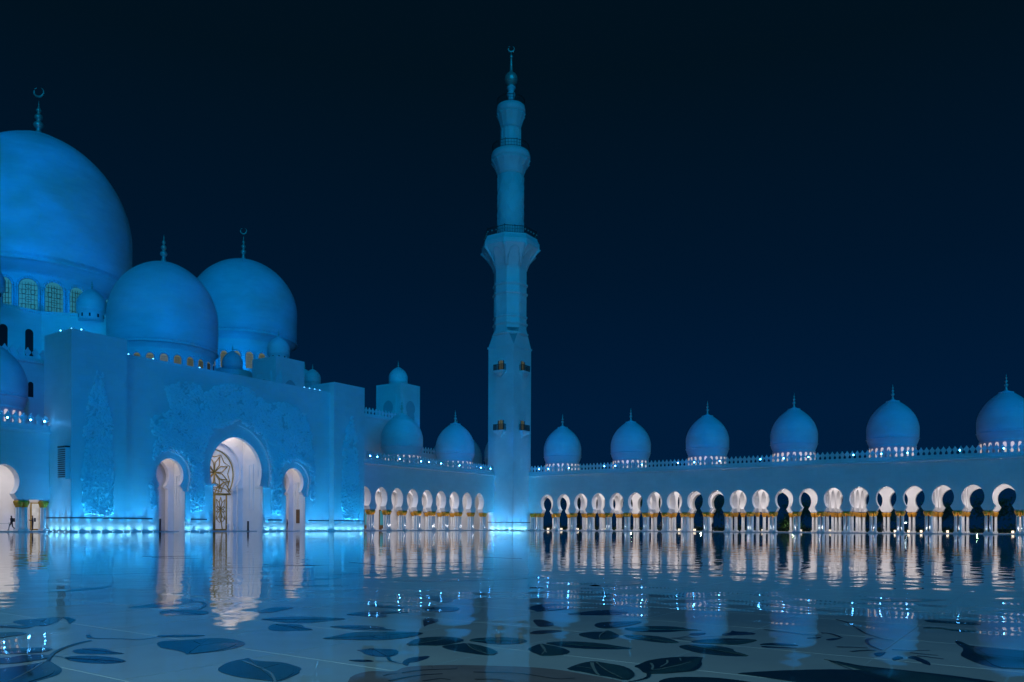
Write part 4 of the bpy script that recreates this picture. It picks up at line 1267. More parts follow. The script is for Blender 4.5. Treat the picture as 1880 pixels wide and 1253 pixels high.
def relief(name, xf, region, holes, n, seed, dens):
    """vines that follow one flowing field, with rosettes and leaves along them"""
    rnd = random.Random(seed)
    b = MB()
    ys = [p[0] for p in region]
    zs = [p[1] for p in region]
    ok = lambda y, z: inside((y, z), region) and not any(inside((y, z), h) for h in holes)
    flow = lambda y, z: 1.3 + 1.1 * math.sin(y * .55 + 1.3 * math.sin(z * .4)) + .8 * math.sin(z * .5 - y * .3)

    def petal(y, z, a, L_, wd, hgt):
        hgt *= 1.6
        if not ok(y + L_ * math.cos(a), z + L_ * math.sin(a)):
            return
        ca, sa = math.cos(a), math.sin(a)
        P = lambda u, v, d: (xf + d, y + u * ca - v * sa, z + u * sa + v * ca)
        i0 = len(b.v)
        b.v += [P(0, 0, .01), P(L_ * .3, wd * .8, .0), P(L_ * .7, wd, .015), P(L_ * .93, wd * .4, .05), P(L_, 0, hgt * .55), P(L_ * .93, -wd * .4, .05), P(L_ * .7, -wd, .015), P(L_ * .3, -wd * .8, .0), P(L_ * .35, 0, hgt * .7), P(L_ * .72, 0, hgt)]
        for q in ((0, 1, 8), (1, 2, 9, 8), (2, 3, 9), (3, 4, 9), (4, 5, 9), (5, 6, 9), (6, 7, 8, 9), (7, 0, 8)):
            b.face([i0 + k_ for k_ in q], 0, True)

    cnt = tries = 0
    while cnt < n and tries < n * 40:
        tries += 1
        y, z = rnd.uniform(min(ys), max(ys)), rnd.uniform(min(zs), max(zs))
        if not ok(y, z) or rnd.random() > dens(y, z):
            continue
        cnt += 1
        kind = rnd.random()
        if kind < .30:      # vine with a curled end and leaves along it
            cu = rnd.choice((-1, 1)) * rnd.uniform(.5, 2.6)
            m = 9
            L_ = rnd.uniform(1.2, 3.0)
            pts = []
            py_, pz_ = y, z
            side = 1
            for i in range(m):
                t = i / (m - 1)
                pts.append((xf + (.05 + .16 * math.sin(PI * t)), py_, pz_))
                an = flow(py_, pz_) + cu * t ** 3 * 1.6
                py_ += math.cos(an) * L_ / m
                pz_ += math.sin(an) * L_ / m
                if not ok(py_, pz_):
                    break
                if 1 < i < m - 1:
                    side = -side
                    petal(py_, pz_, an + side * rnd.uniform(.5, 1.0), rnd.uniform(.25, .55), rnd.uniform(.08, .15), rnd.uniform(.08, .18))
            if len(pts) > 4:
                tp_ = [.5 + .5 * math.sin(PI * (i + .6) / len(pts)) for i in range(len(pts))]
                b.tube(pts, rnd.uniform(.045, .075), 4, 0, tp_)
        elif kind < .55:    # rosette
            q = rnd.choice((5, 6, 7))
            a0 = rnd.random() * PI
            R_ = rnd.uniform(.28, .62)
            for i in range(q):
                petal(y, z, a0 + 2 * PI * i / q, R_, R_ * .36, R_ * .42)
            b.lathe([(R_ * .22, 0), (R_ * .16, R_ * .14), (.01, R_ * .2)], 6, (0, 0, 0))
            for i in range(18):
                vx, vy, vz = b.v[-18 + i]
                b.v[-18 + i] = (xf + .04 + vz, y + vx, z + vy)
        else:               # single leaf along the flow
            petal(y, z, flow(y, z) + rnd.gauss(0, .7), rnd.uniform(.4, .95), rnd.uniform(.12, .26), rnd.uniform(.12, .28))
    o = b.obj(name, M['relief'], PB, False)
    tag(o, kind='stuff')
    return o


def grow(half, c, e):
    return [(c + (y - c) * 1.0 + (e if y > c else -e), z + (e * .8 if z > 5 else 0)) for y, z in full(half, c)]


region = [(-83.7, 2.6), (-82.7, 3.0), (-82.9, 6), (-82.6, 9.5), (-78.6, 9.8), (-77.9, 2.4), (-75.9, 2.4), (-76.1, 9), (-75.0, 13), (-70.75, 15.2), (-66.5, 13), (-65.4, 9), (-65.4, 2.3), (-63.7, 2.3), (-63.4, 9),
          (-60.9, 10.6), (-58.4, 9.5), (-58.2, 5), (-57.6, 3.4), (-57.2, 6), (-57.3, 11), (-57.9, 14.2), (-59.0, 17.6), (-62.5, 18.9), (-66.0, 18.4), (-69.0, 19.9), (-72.5, 20.2), (-75.5, 18.9), (-78.5, 19.5),
          (-81.8, 18.3), (-81.0, 15.4), (-83.6, 14.2), (-83.1, 11), (-83.7, 8)]
hl = [grow(main_out, AX, .12), grow(side_out, -80.6, .1), grow(side_out, -60.9, .1)]
dn = lambda y, z: min(1, max(.25, 1.15 - z * .032)) * (0.55 + 0.45 * math.sin(y * 1.7 + z * .9) * math.sin(y * .6 - z * 1.3))
relief('carved_flowers', 3.9, region, hl, 2100, 3, dn)
for (a, c2, seed) in ((-92.3, -88.55, 5), (-52.75, -49.05, 9)):
    m_ = (a + c2) / 2
    reg = [(a + .1, 1.9), (c2 - .1, 1.9), (c2, 6), (c2 - .2, 10), (c2 - .3, 14), (m_ + .6, 18), (m_, 20), (m_ - .5, 18), (a + .2, 14), (a + .1, 10), (a - .1, 6)]
    relief('carved_flowers', 4.915, reg, [], 620, seed, lambda y, z: max(.12, 1.1 - z * .055))


# ---------------------------------------------------------------- domes
def bulb(parent, x, y, R, zw, za, zg, rd, zd, zbase, n=64, cap=True, name='dome'):
    b = MB()
    b.lathe([(rd, zbase), (rd, zd - .02)] + dome_profile(R, zw, za, zg, rd, zd, 30, .03, R > 7), n, (x, y, 0))
    d = b.obj(name, M['dome'], parent)
    WM[d.name] = Matrix.Identity(4)
    return d


def top_cap(d, x, y, za, r, fh, fr_):
    MB().lathe([(r, za - r * .20), (r * 1.04, za - r * .12), (r, za - r * .05), (r * .5, za + r * .12), (fr_, za + r * .18)], 32, (x, y, 0)).obj('cap_ring', M['column'], d)
    MB().lathe([(a, b_ + za + r * .12) for a, b_ in finial_profile(fh, fr_)], 16, (x, y, 0)).obj('finial', M['finial'], d)


def drum_windows(d, x, y, rd, n, a0, w_, h_, z, glass, frame_mat, lat=True):
    pl = dome_window_mesh(w_, h_)
    me = MB().prism(pl, lambda u, v, e: (rd - .10 + e, u, v), 0, .14).mesh('pane', glass)
    fb = MB()
    t = w_ * .09
    out = dome_window_mesh(w_ + 2 * t, h_ + t)
    for i in range(len(out)):
        p, q = out[i], out[(i + 1) % len(out)]
        fb.tube([(rd + .08, p[0], p[1]), (rd + .08, q[0], q[1])], t * .9, 4)
    fme = fb.mesh('window_frame', frame_mat)
    lb = MB()
    if lat:
        bw = w_ * .011
        for k_ in (-.33, -.16, 0, .16, .33):
            lb.box(rd + .045, rd + .11, k_ * w_ - bw, k_ * w_ + bw, 0, h_ * .9)
        for k_ in (.12, .26, .4, .54, .68, .82):
            lb.box(rd + .045, rd + .11, -w_ / 2, w_ / 2, h_ * k_ - bw, h_ * k_ + bw)
        for cx_, cz_, rr in ((0, .40, .17), (-.25, .62, .15), (.25, .62, .15), (-.25, .2, .15), (.25, .2, .15), (0, .78, .15)):
            lb.tube([(rd + .08, cx_ * w_ + rr * w_ * math.cos(2 * PI * i / 10), cz_ * h_ + rr * w_ * math.sin(2 * PI * i / 10)) for i in range(11)], bw * 1.0, 4)
    else:
        lb.box(rd + .045, rd + .1, -w_ / 2, w_ / 2, h_ * .45, h_ * .52)
    lme = lb.mesh('window_grille', M['rail'])
    for i in range(n):
        a = a0 + 2 * PI * i / n
        for nm, m_ in (('window', me), ('window_frame', fme), ('window_grille', lme)):
            link(nm, m_, d, (x, y, z), a)


CAMA = lambda x, y: math.atan2(CY - y, CX - x)
d2 = bulb(PB, -14.4, AX, 7.7, 31.6, 40.1, 27.1, 7.2, 26.0, 20.9)
top_cap(d2, -14.4, AX, 40.0, 1.95, 4.3, .50)
drum_windows(d2, -14.4, AX, 7.2, 25, math.radians(-59.5), 1.0, 2.3, 22.9, M['warm_glass'], M['dome'], True)

PH = thing('prayer_hall', 'great domed prayer hall at the left edge, largest dome with lit drum windows', 'mosque', (-54, AX, 0))
dm = bulb(PH, -54.0, AX, 15.2, 52.4, 69.7, 44.4, 11.8, 42.4, 32.8, 96)
top_cap(dm, -54.0, AX, 69.7, 3.9, 6.6, .85)
crescent(dm, -54.0, AX, 78.3, .85, .17)
drum_windows(dm, -54.0, AX, 11.8, 20, math.radians(-48.75), 2.6, 5.7, 35.8, M['lattice_glass'], M['dome'], True)
HX = -14.2
w = MB()
w.box(-100, HX, -125, -93.2, 0, 22.7)
w.box(-100, HX - .0, -93.2, -87.3, 0, 22.7)
w.box(-100, HX - 10.2, -87.3, -54.2, 0, 22.7)
w.box(-100, HX, -54.2, -17.1, 0, 22.7)
w.obj('hall_wall', M['marble'], PH)
for ya, yb in ((-125, -87.4), (-54.2, -17.2)):
    MB().box(HX, HX + .22, ya, yb, 22.0, 22.35).obj('cornice', M['marble'], PH)
    merlons(PH, (HX - .2, ya, 0), (HX - .2, yb, 0), 22.7, .9)
# pilaster strip and slit window left of the block
MB().box(HX, HX + .25, -93.0, -91.4, 11.6, 21.9).obj('pilaster', M['marble'], PH)
wn_ = MB().prism(dome_window_mesh(.62, 2.0), lambda u, z, d: (HX + d, -89.4 + u, 17.5 + z), .01, .05).obj('window', M['dark'], PH)
MB().box(HX, HX + .12, -89.9, -88.9, 15.0, 17.2).obj('window_panel', M['marble'], PH)
# tier under the great dome: straight wall, slanting corner bay
T0 = (-30.0, -81.0)
dd = 6.6
tier = [(-30, -125), (-30, -81.0), (-30 + dd, -81.0 + dd), (-30 + dd - .2, -81 + dd + 2.2), (-30, -71), (-30, -54), (-34, -50), (-80, -50), (-80, -125)]
b = MB()
b.prism(tier, lambda u, v, d: (u, v, d), 22.0, 32.6)
b.obj('dome_tier', M['marble'], PH)
b = MB()
b.prism([(x + (.15 if x > -31 else 0), y) for x, y in tier], lambda u, v, d: (u, v, d), 32.6, 33.0)
b.obj('tier_coping', M['marble'], PH)
for y in (-86.2, -82.7, -89.7, -93.2):
    MB().prism(dome_window_mesh(1.1, 4.0), lambda u, z, d: (-30 + d, y + u, 26.0 + z), .01, .06).obj('window', M['dark'], PH)


def small_dome(parent, x, y, R, za, base_h, fin=True, nwin=10, mat_=None):
    """little corner dome on a low drum"""
    zw = za - 1.12 * R
    b = MB()
    rd = R * .86
    b.lathe([(rd, za - 2.05 * R - base_h), (rd, za - 1.86 * R)] + dome_profile(R, zw, za, za - 1.62 * R, rd, za - 1.85 * R, 14), 32, (x, y, 0))
    d = b.obj('small_dome', M['dome'], parent)
    MB().lathe([(a, b_ + za - .03) for a, b_ in finial_profile(R * .75, R * .09)], 8, (x, y, 0)).obj('finial', M['finial'], d)
    me = MB().box(rd - .02, rd + .03, -R * .06, R * .06, 0, R * .24).mesh('window', M['dark'])
    for i in range(nwin):
        link('window', me, d, (x, y, za - 2.05 * R - base_h * .2), 2 * PI * i / nwin)
    return d


small_dome(PH, -25.2, -75.9, 2.12, 36.75, .5)
small_dome(PH, -25.0, -90.3, 2.12, 36.8, 1.4)

SH = thing('side_hall', 'second large domed hall right of the great dome, gold lit drum windows', 'mosque', (-54, -27.6, 0))
d3 = bulb(SH, -54.0, -27.56, 11.7, 48.6, 60.0, 42.1, 10.0, 40.4, 30.0, 72)
top_cap(d3, -54.0, -27.56, 60.0, 2.5, 5.6, .62)
crescent(d3, -54.0, -27.56, 66.9, .68, .15)
drum_windows(d3, -54.0, -27.56, 10.0, 24, CAMA(-54, -27.56) + math.radians(7.5), 1.45, 3.6, 34.2, M['warm_glass'], M['dome'], True)
b = MB()
b.box(-66, -42, -40, -16, 22.7, 31.0)
b.obj('dome_tier', M['marble'], SH)
small_dome(SH, -25.0, -51.08, 1.78, 31.9, 1.6)
MB().lathe([(3.4, 22.72), (3.4, 28.0), (3.2, 28.3)], 32, (-25, -51.08, 0)).obj('turret', M['marble'], SH)
small_dome(SH, -20.0, -37.03, 1.52, 30.5, 1.6)
MB().box(-21.9, -18.1, -38.9, -35.1, 22.71, 27.6).obj('turret', M['marble'], SH)
small_dome(SH, -44.0, -18.5, 2.3, 36.2, 2.5)


def pavilion(name, label, x1, y0, sx, sy, z0, z1, R, za, fin, arch=True):
    t = thing(name, label, 'tower', (x1 - sx / 2, y0 + sy / 2, z0))
    MB().box(x1 - sx, x1, y0, y0 + sy, z0, z1).obj('wall', M['marble'], t)
    small_dome(t, x1 - sx / 2, y0 + sy / 2, R, za, za - 2.05 * R - z1 + .1)
    # sunk panels with a horseshoe niche on the two visible faces
    for fx, rz in (((x1, y0 + sy / 2), PI / 2), ((x1 - sx / 2, y0), 0)):
        b = MB()
        W2 = sx * .29
        top = z1 - 2.6
        b.box(-W2 - .18, -W2, -.14, 0, z0, top)
        b.box(W2, W2 + .18, -.14, 0, z0, top)
        b.box(-W2 - .18, W2 + .18, -.16, 0, top, top + .25)
        link('panel_frame', b.mesh('panel_frame', M['marble']), t, (fx[0], fx[1], 0), rz)
        h = horseshoe(W2 * .72, top - 2.5, top - .9, W2 * .52, top - 3.5, W2 * .62, top - 4.0, z0, 7)
        pl = [(-W2, z0)] + full(h) + [(W2, z0), (W2, top), (-W2, top)]
        k_ = MB().prism(pl, lambda u, v, d: (u, -d, v), 0.0, .10)
        link('niche_surround', k_.mesh('niche_surround', M['marble']), t, (fx[0], fx[1], 0), rz)
        k_ = MB().prism(full(h), lambda u, v, d: (u, -d, v), 0.002, .02)
        link('niche', k_.mesh('niche', M['niche']), t, (fx[0], fx[1], 0), rz)
    return t


pavilion('roof_pavilion', 'square white roof turret with one small dome, on the carved entrance block', -8.0, -55.15, 6.0, 5.9, 20.99, 28.42, 1.82, 32.4, True)
pavilion('pavilion_tower', 'square white tower with arched niches and a small dome, behind the left arcade', -16.0, -17.0, 7.0, 6.05, 0, 30.75, 2.02, 34.7, True)

# crenellated wall behind the left arcade roof, and a dome beyond
RW = thing('rear_wall', 'dark crenellated wall behind the roof domes of the left arcade', 'wall', (-15, -20, 0))
MB().box(-15.6, -15.0, -53, 4, 11.5, 16.5).obj('wall', M['marble'], RW)
merlons(RW, (-15.2, -50, 0), (-15.2, 4, 0), 16.5, .9)
FD = thing('far_dome', 'partly hidden marble dome behind the second roof dome of the left arcade', 'dome', (-26, 14.2, 0))
df = bulb(FD, -26, 14.2, 6.3, 17.6, 24.4, 15.0, 5.5, 14.0, 2.0, 48)
top_cap(df, -26, 14.2, 24.4, 1.2, 3, .35)
# ---------------------------------------------------------------- floodlights on the parapets
fl = MB()
fl.box(-.12, .12, -.12, .10, -.12, .12)
FLM = fl.mesh('housing', M['dark'])
lens = MB().lathe([(.04, -.03), (.085, -.02), (.085, .02), (.04, .03)], 12).mesh('lens', M['led'])
lens.transform(Matrix.Translation((0, -.16, .02)) @ Matrix.Rotation(PI / 2, 4, 'X'))
lens_dim = lens.copy()
lens_dim.materials[0] = M['led_dim']
DOMX = [8.9 + 16.15 * j for j in range(7)]
ordn = ['first', 'second', 'third', 'fourth', 'fifth', 'sixth', 'seventh']


def flood(x, y, z, rz, label, tgt=None, power=0, grp='floodlights along the arcade parapets'):
    t = thing('floodlight', label, 'floodlight', (x, y, z), grp)
    t.rotation_euler = (0, 0, rz)
    WM[t.name] = Matrix.Translation((x, y, z)) @ Matrix.Rotation(rz, 4, 'Z')
    link('housing', FLM, t, (x, y, z), rz)
    link('lens', lens_dim if 'entrance' in grp else lens, t, (x, y, z), rz)
    if tgt:
        spot('floodlight_beam', (x, y, z + .25), tgt, power, (0.04, .42, 1.0), 75, .9, .2)


ORD = ['first', 'second', 'third', 'fourth', 'fifth', 'sixth', 'seventh', 'eighth', 'ninth', 'tenth', 'eleventh', 'twelfth', 'thirteenth', 'fourteenth', 'fifteenth', 'sixteenth', 'seventeenth', 'eighteenth', 'nineteenth', 'twentieth']
for i, x in enumerate([7.6, 9.9, 14.8, 22.9, 25.3, 31.0, 38.3, 41.5, 46.3, 53.6, 57.6, 61.7, 68.8, 73.0, 76.8, 84.0, 89.7, 93.0]):
    flood(x, -.22, 12.78, 0, '%s small blue floodlight from the minaret along the right arcade parapet' % ORD[i])
for i, y in enumerate((-7.6, -10.9, -17.8, -23.4, -26.9, -29.1, -34.8, -40.4, -42.1)):
    flood(.22, y, 12.7, PI / 2, '%s small blue floodlight from the minaret along the left arcade parapet' % ORD[i])
for y, s in ((-98.2, 'nearest the left edge'), (-95.8, 'second from the carved block'), (-94.3, 'beside the carved block')):
    flood(.22, y, 12.7, PI / 2, 'small blue floodlight on the near left parapet, ' + s)
for (x, y, z), s in (((2.6, -85.6, 21.7), 'at the left end'), ((2.6, -82.4, 21.7), 'below the left dome windows'), ((2.6, -75.9, 21.7), 'in front of the middle dome windows'), ((1.6, -60.5, 21.6), 'beside the roof turret'), ((3.0, -58.6, 21.6), 'right of the roof turret'),
                     ((3.0, -57.6, 21.6), 'third from the right pier'), ((3.0, -56.6, 21.6), 'second from the right pier'), ((3.0, -55.6, 21.6), 'next to the right pier')):
    flood(x, y, z, PI / 4, 'small blue floodlight on the carved entrance wall top, ' + s, None, 0, 'floodlights on the entrance block')
for (x, y, s) in ((2.0, -93.3, 'left corner'), (3.9, -93.0, 'outer corner'), (4.5, -92.2, 'right of the outer corner')):
    flood(x, y, 23.1, PI / 4, 'small blue floodlight on the near pier top, ' + s, None, 0, 'floodlights on the entrance block')
# projectors on the light towers round the mosque throw moving cloud patterns on the domes
def projector(loc, target, size, power, col, scale=40, lo=.45, hi=1.3, blend=.5):
    o = spot('projector_beam', loc, target, power, col, size, blend, .8)
    d = o.data
    d.use_nodes = True
    n, l = d.node_tree.nodes, d.node_tree.links
    em = n.get('Emission') or n.new('ShaderNodeEmission')
    t = n.new('ShaderNodeTexCoord')
    z = n.new('ShaderNodeTexNoise')
    z.inputs['Scale'].default_value = scale
    z.inputs['Detail'].default_value = 3
    z.inputs['Roughness'].default_value = .55
    l.new(t.outputs['Normal'], z.inputs['Vector'])
    r = n.new('ShaderNodeMapRange')
    for k_, v_ in ((1, .35), (2, .65), (3, lo), (4, hi)):
        r.inputs[k_].default_value = v_
    l.new(z.outputs[0], r.inputs[0])
    l.new(r.outputs[0], em.inputs['Strength'])
    return o


DEEP = (0.0, .17, 1.0)
for j in range(7):
    projector((DOMX[j] + 22, -160, 30), (DOMX[j], 6.9, 18.3), 5.6, DOMEW, DEEP, 90)
for y in (-10.15, -26.4):
    projector((150, y - 60, 30), (-6.9, y, 18.3), 5.6, DOMEW * (1.1 if y > -20 else .35), DEEP, 90)
projector((120, -150, 30), (-6.9, -97.3, 18), 6.5, DOMEW * .8, DEEP, 90)
projector((70, -165, 32), (-54, AX, 51), 17, DOMEW * .95, DEEP, 28, .3, 1.9)
projector((110, -130, 30), (-14.4, AX + 1, 31), 11, DOMEW * .62, DEEP, 40)
projector((110, -120, 30), (-54, -27.5, 47), 10.5, DOMEW * 1.25, DEEP, 40)
projector((130, -110, 26), (4, AX, 10), 25, DOMEW * .42, DEEP, 20, .7, 1.2, .3)
projector((100, -140, 22), (mx, my, 45), 26, DOMEW * .30, (0, .34, 1.0), 24, .4, 1.5, .3)
projector((130, -100, 30), (-20, -15, 27), 8, DOMEW * .6, (0, .30, 1.0), 40)
spot('tier_beam', (-16, -100, 24), (-30, -90, 29), BIGW * .30, (0.0, .32, 1.0), 110, 1, .3)
spot('tier_beam', (-17, -84, 24), (-27, -78, 29), BIGW * .12, (0.0, .32, 1.0), 110, 1, .3)

for l_, t_ in (((-33, -83, 33.6), (-45, -75, 47)), ((-33.5, -68.5, 33.6), (-44, -69, 48)), ((-44.5, -37, 31.6), (-50, -31, 45))):
    spot('dome_fill_spot', l_, t_, 1300, (0.0, .26, 1.0), 110, 1, .3)  # spots without fittings, added to brighten the undersides of the big domes

# ---------------------------------------------------------------- uplights in the floor at the wall foot
ring = MB().lathe([(.15, 0), (.17, .03), (.13, .05)], 14).mesh('rim', M['dark'])
dome_l = MB().lathe([(.085, .03), (.075, .06), (.04, .075), (.01, .08)], 12).mesh('lens', M['led_ground'])


def uplight(x, y, nx, ny, label, power=UPW, grp='uplights set in the floor along the entrance block'):
    t = thing('uplight', label, 'uplight', (x, y, .004), grp)
    link('rim', ring, t, (x, y, .004))
    link('lens', dome_l, t, (x, y, .004))
    spot('uplight_beam', (x, y, .16), (x - nx * .5, y - ny * .5, 1.6), power * .8, (.20, .68, 1.0), 150, .6, .04)
    spot('uplight_beam', (x, y, .14), (x - nx * .46, y - ny * .46, 9.0), power * 20, (.02, .40, 1.0), 44, 1, .05)


def long_throw(x, y, nx, ny, label, power=LONGW, h=8.5, d=2.6):  # lamps added to carry the foot glow further up the walls
    """added flush fitting further out from the wall, aimed up it"""
    t = thing('uplight', label, 'uplight', (x, y, .004), 'added long throw uplights flush with the courtyard floor')
    link('rim', flush, t, (x, y, .004))
    spot('uplight_beam', (x, y, .12), (x - nx * d, y - ny * d, h), power, (.015, .44, 1.0), 84, 1, .08)


flush = MB().lathe([(.12, 0), (.13, .006), (.10, .01)], 14).mesh('rim', M['plinth'])
for i, y in enumerate((-92, -88.5)):
    long_throw(4.92 + 2.6, y, 1, 0, 'added floor uplight facing the near carved pier, %s from its corner' % ordn[i])
for i, y in enumerate((-85.2, -77.0, -73.5, -68, -64.6, -57.2)):
    long_throw(3.9 + 2.6, y, 1, 0, 'added floor uplight facing the doorways, %s from the near pier' % ordn[i], LONGW * (.8 if i in (2, 3) else 1))
for i, y in enumerate((-53.2, -49.5)):
    long_throw(4.92 + 2.6, y, 1, 0, 'added floor uplight facing the far carved pier, %s from the doorways' % ordn[i])
long_throw(2.5, PYL[0] - 2.6, 0, -1, 'added floor uplight facing the louvred box', LONGW * .55)
long_throw(mx, my - HS - 2.6, 0, -1, 'added floor uplight facing the minaret left face', LONGW * 1.0, 12)
long_throw(mx + HS + 2.6, my, 1, 0, 'added floor uplight facing the minaret right face', LONGW * .9, 12)

ups = []
for i in range(5):
    ups.append((5.36, -92.9 + i * 1.3, 1, 0, 'blue uplight at the foot of the near pier, %s from its outer corner' % ordn[i]))
for i in range(4):
    ups.append((4.5 - i * 1.35, PYL[0] - .45, 0, -1, 'blue uplight below the louvred box on the near pier, %s from the corner' % ordn[i]))
for i, y in enumerate((-86.3, -84.9, -83.4)):
    ups.append((4.35, y, 1, 0, 'blue uplight left of the left doorway, %s from the near pier' % ordn[i]))
for i, y in enumerate((-78.3, -77.0, -75.6)):
    ups.append((4.35, y, 1, 0, 'blue uplight between the left and middle doorways, %s from the left doorway' % ordn[i]))
for i, y in enumerate((-66.0, -64.7, -63.4)):
    ups.append((4.35, y, 1, 0, 'blue uplight between the middle and right doorways, %s from the middle doorway' % ordn[i]))
for i, y in enumerate((-58.6, -57.4, -56.2, -55.1)):
    ups.append((4.35, y, 1, 0, 'blue uplight right of the right doorway, %s from the doorway' % ordn[i]))
for i in range(5):
    ups.append((5.36, -53.8 + i * 1.3, 1, 0, 'blue uplight at the foot of the far pier, %s from the doorways' % ordn[i]))
for a in ups:
    uplight(*a)
for i in range(4):
    uplight(-.6 + i * 1.45 + .3, my - HS - .45, 0, -1, 'blue uplight at the foot of the minaret left face, %s from the left' % ordn[i], UPW * 1.9, 'uplights set in the floor round the minaret')
for i in range(4):
    uplight(mx + HS + .45, my - HS + .5 + i * 1.35, 1, 0, 'blue uplight at the foot of the minaret right face, %s from the near corner' % ordn[i], UPW * 1.9, 'uplights set in the floor round the minaret')
for (lx, ly, tx_, ty_) in ((mx, my - HS - 5.5, mx, my - HS), (mx + HS + 5.5, my, mx + HS, my)):
    spot('uplight_beam', (lx, ly, .14), (tx_, ty_, 26), LONGW * 3.2, (.02, .42, 1.0), 34, 1, .08)  # extra beams without a fitting, added to brighten the balcony brackets
for gx, gy in ((4, 29), (14, 30), (31, 30), (66, 31), (84, 33), (94, 31)):
    g_ = bpy.data.lights.new('garden_lamp', 'POINT')
    g_.energy, g_.color, g_.shadow_soft_size = 60, (.75, 1.0, .55), .12
    q_ = bpy.data.objects.new('garden_lamp', g_)
    COL.objects.link(q_)
    q_.location = (gx, gy, .7)

# small white uplights at the feet of the arcade piers
wl_lens = MB().lathe([(.05, .02), (.045, .04), (.02, .05), (.005, .052)], 10).mesh('lens', M['lamp_small'])
wl_rim = MB().lathe([(.08, 0), (.09, .015), (.06, .03)], 12).mesh('rim', M['dark'])


def pier_light(x, y, nx, ny, label, power=PIERW):
    t = thing('pier_uplight', label, 'uplight', (x, y, .121), 'small white uplights at the feet of the arcade piers')
    link('rim', wl_rim, t, (x, y, .121))
    link('lens', wl_lens, t, (x, y, .121))
    spot('pier_beam', (x, y, .2), (x - nx * .55, y - ny * .55, 3.2), power, (1.0, .92, .88), 75, 1, .05)


for i in range(23):
    pier_light(X0 + i * BAY, -.22, 0, -1, 'small white pier uplight in the right arcade, %s pier from the minaret' % (ORD + ['twenty-first', 'twenty-second', 'twenty-third'])[i])
for i in range(10):
    pier_light(.22, Y0 - i * BAY, 1, 0, 'small white pier uplight in the left arcade, %s pier from the minaret' % ORD[i])

# ---------------------------------------------------------------- floor lanterns in the right arcade
lb = MB()
lb.box(-.22, .22, -.22, .22, 0, .05, 0)
for sx in (-1, 1):
    for sy in (-1, 1):
        lb.box(sx * .20 - .02, sx * .20 + .02, sy * .20 - .02, sy * .20 + .02, .05, .42, 0)
lb.box(-.24, .24, -.24, .24, .42, .47, 0)
LB = lb.mesh('lantern_frame', M['dark'])
LG = MB().box(-.18, .18, -.18, .18, .051, .41).mesh('lantern_glass', M['lantern'])
labs = {}
for i, x in enumerate([3.4, 6.8, 10.9, 17.8, 34.3, 37.5, 50.9, 57.8, 62.9, 70.2, 73.5, 75.6, 77.5, 81.4, 90.5, 92.0]):
    bay = int((x + 4 - X0) // BAY)
    t = thing('floor_lantern', '%s glowing square floor lantern from the minaret in the right arcade' % ORD[i], 'lantern', (x, 10.0, .12), 'lanterns on the floor of the right arcade')
    link('lantern_frame', LB, t, (x, 10.0, .12))
    link('lantern_glass', LG, t, (x, 10.0, .12))

# ---------------------------------------------------------------- dark sign posts and a barrier
for (x, y, h, s) in ((2.9, -81.6, 1.55, 'inside the left doorway'), (3.1, -68.6, 1.35, 'inside the middle doorway')):
    t = thing('sign_post', 'slim dark standing post ' + s, 'post', (x, y, .1))
    MB().lathe([(.22, 0), (.22, .03), (.05, .05)], 14, (x, y, .1)).obj('foot', M['dark'], t)
    MB().box(x - .13, x + .13, y - .06, y + .06, .14, .1 + h).obj('panel', M['dark'], t)
for i, (x, y) in enumerate(((.4, -69.9), (.9, -69.3))):
    t = thing('glass_vase', 'clear white vase on the porch floor, %s the gilded door' % ('nearest' if i == 0 else 'further from'), 'vase', (x, y, .1))
    MB().lathe([(.16, 0), (.2, .1), (.13, .35), (.16, .75), (.2, .85), (.16, .86)], 16, (x, y, .1)).obj('body', M['column'], t)
    MB().lathe([(.21, .84), (.22, .88), (.2, .9)], 16, (x, y, .1)).obj('rim', M['column'], t)
t = thing('barrier', 'low grey post and rail barrier under the left edge arch', 'barrier', (.9, -98.2, 0))
for y in (-98.2, -101.0, -103.8):
    MB().lathe([(.12, 0), (.12, .03), (.03, .05), (.03, 1.0), (.05, 1.03), (.02, 1.06)], 10, (.9, y, .0)).obj('post', M['plinth'], t)
MB().box(.88, .92, -103.8, -98.2, .92, .97).obj('rail', M['plinth'], t)

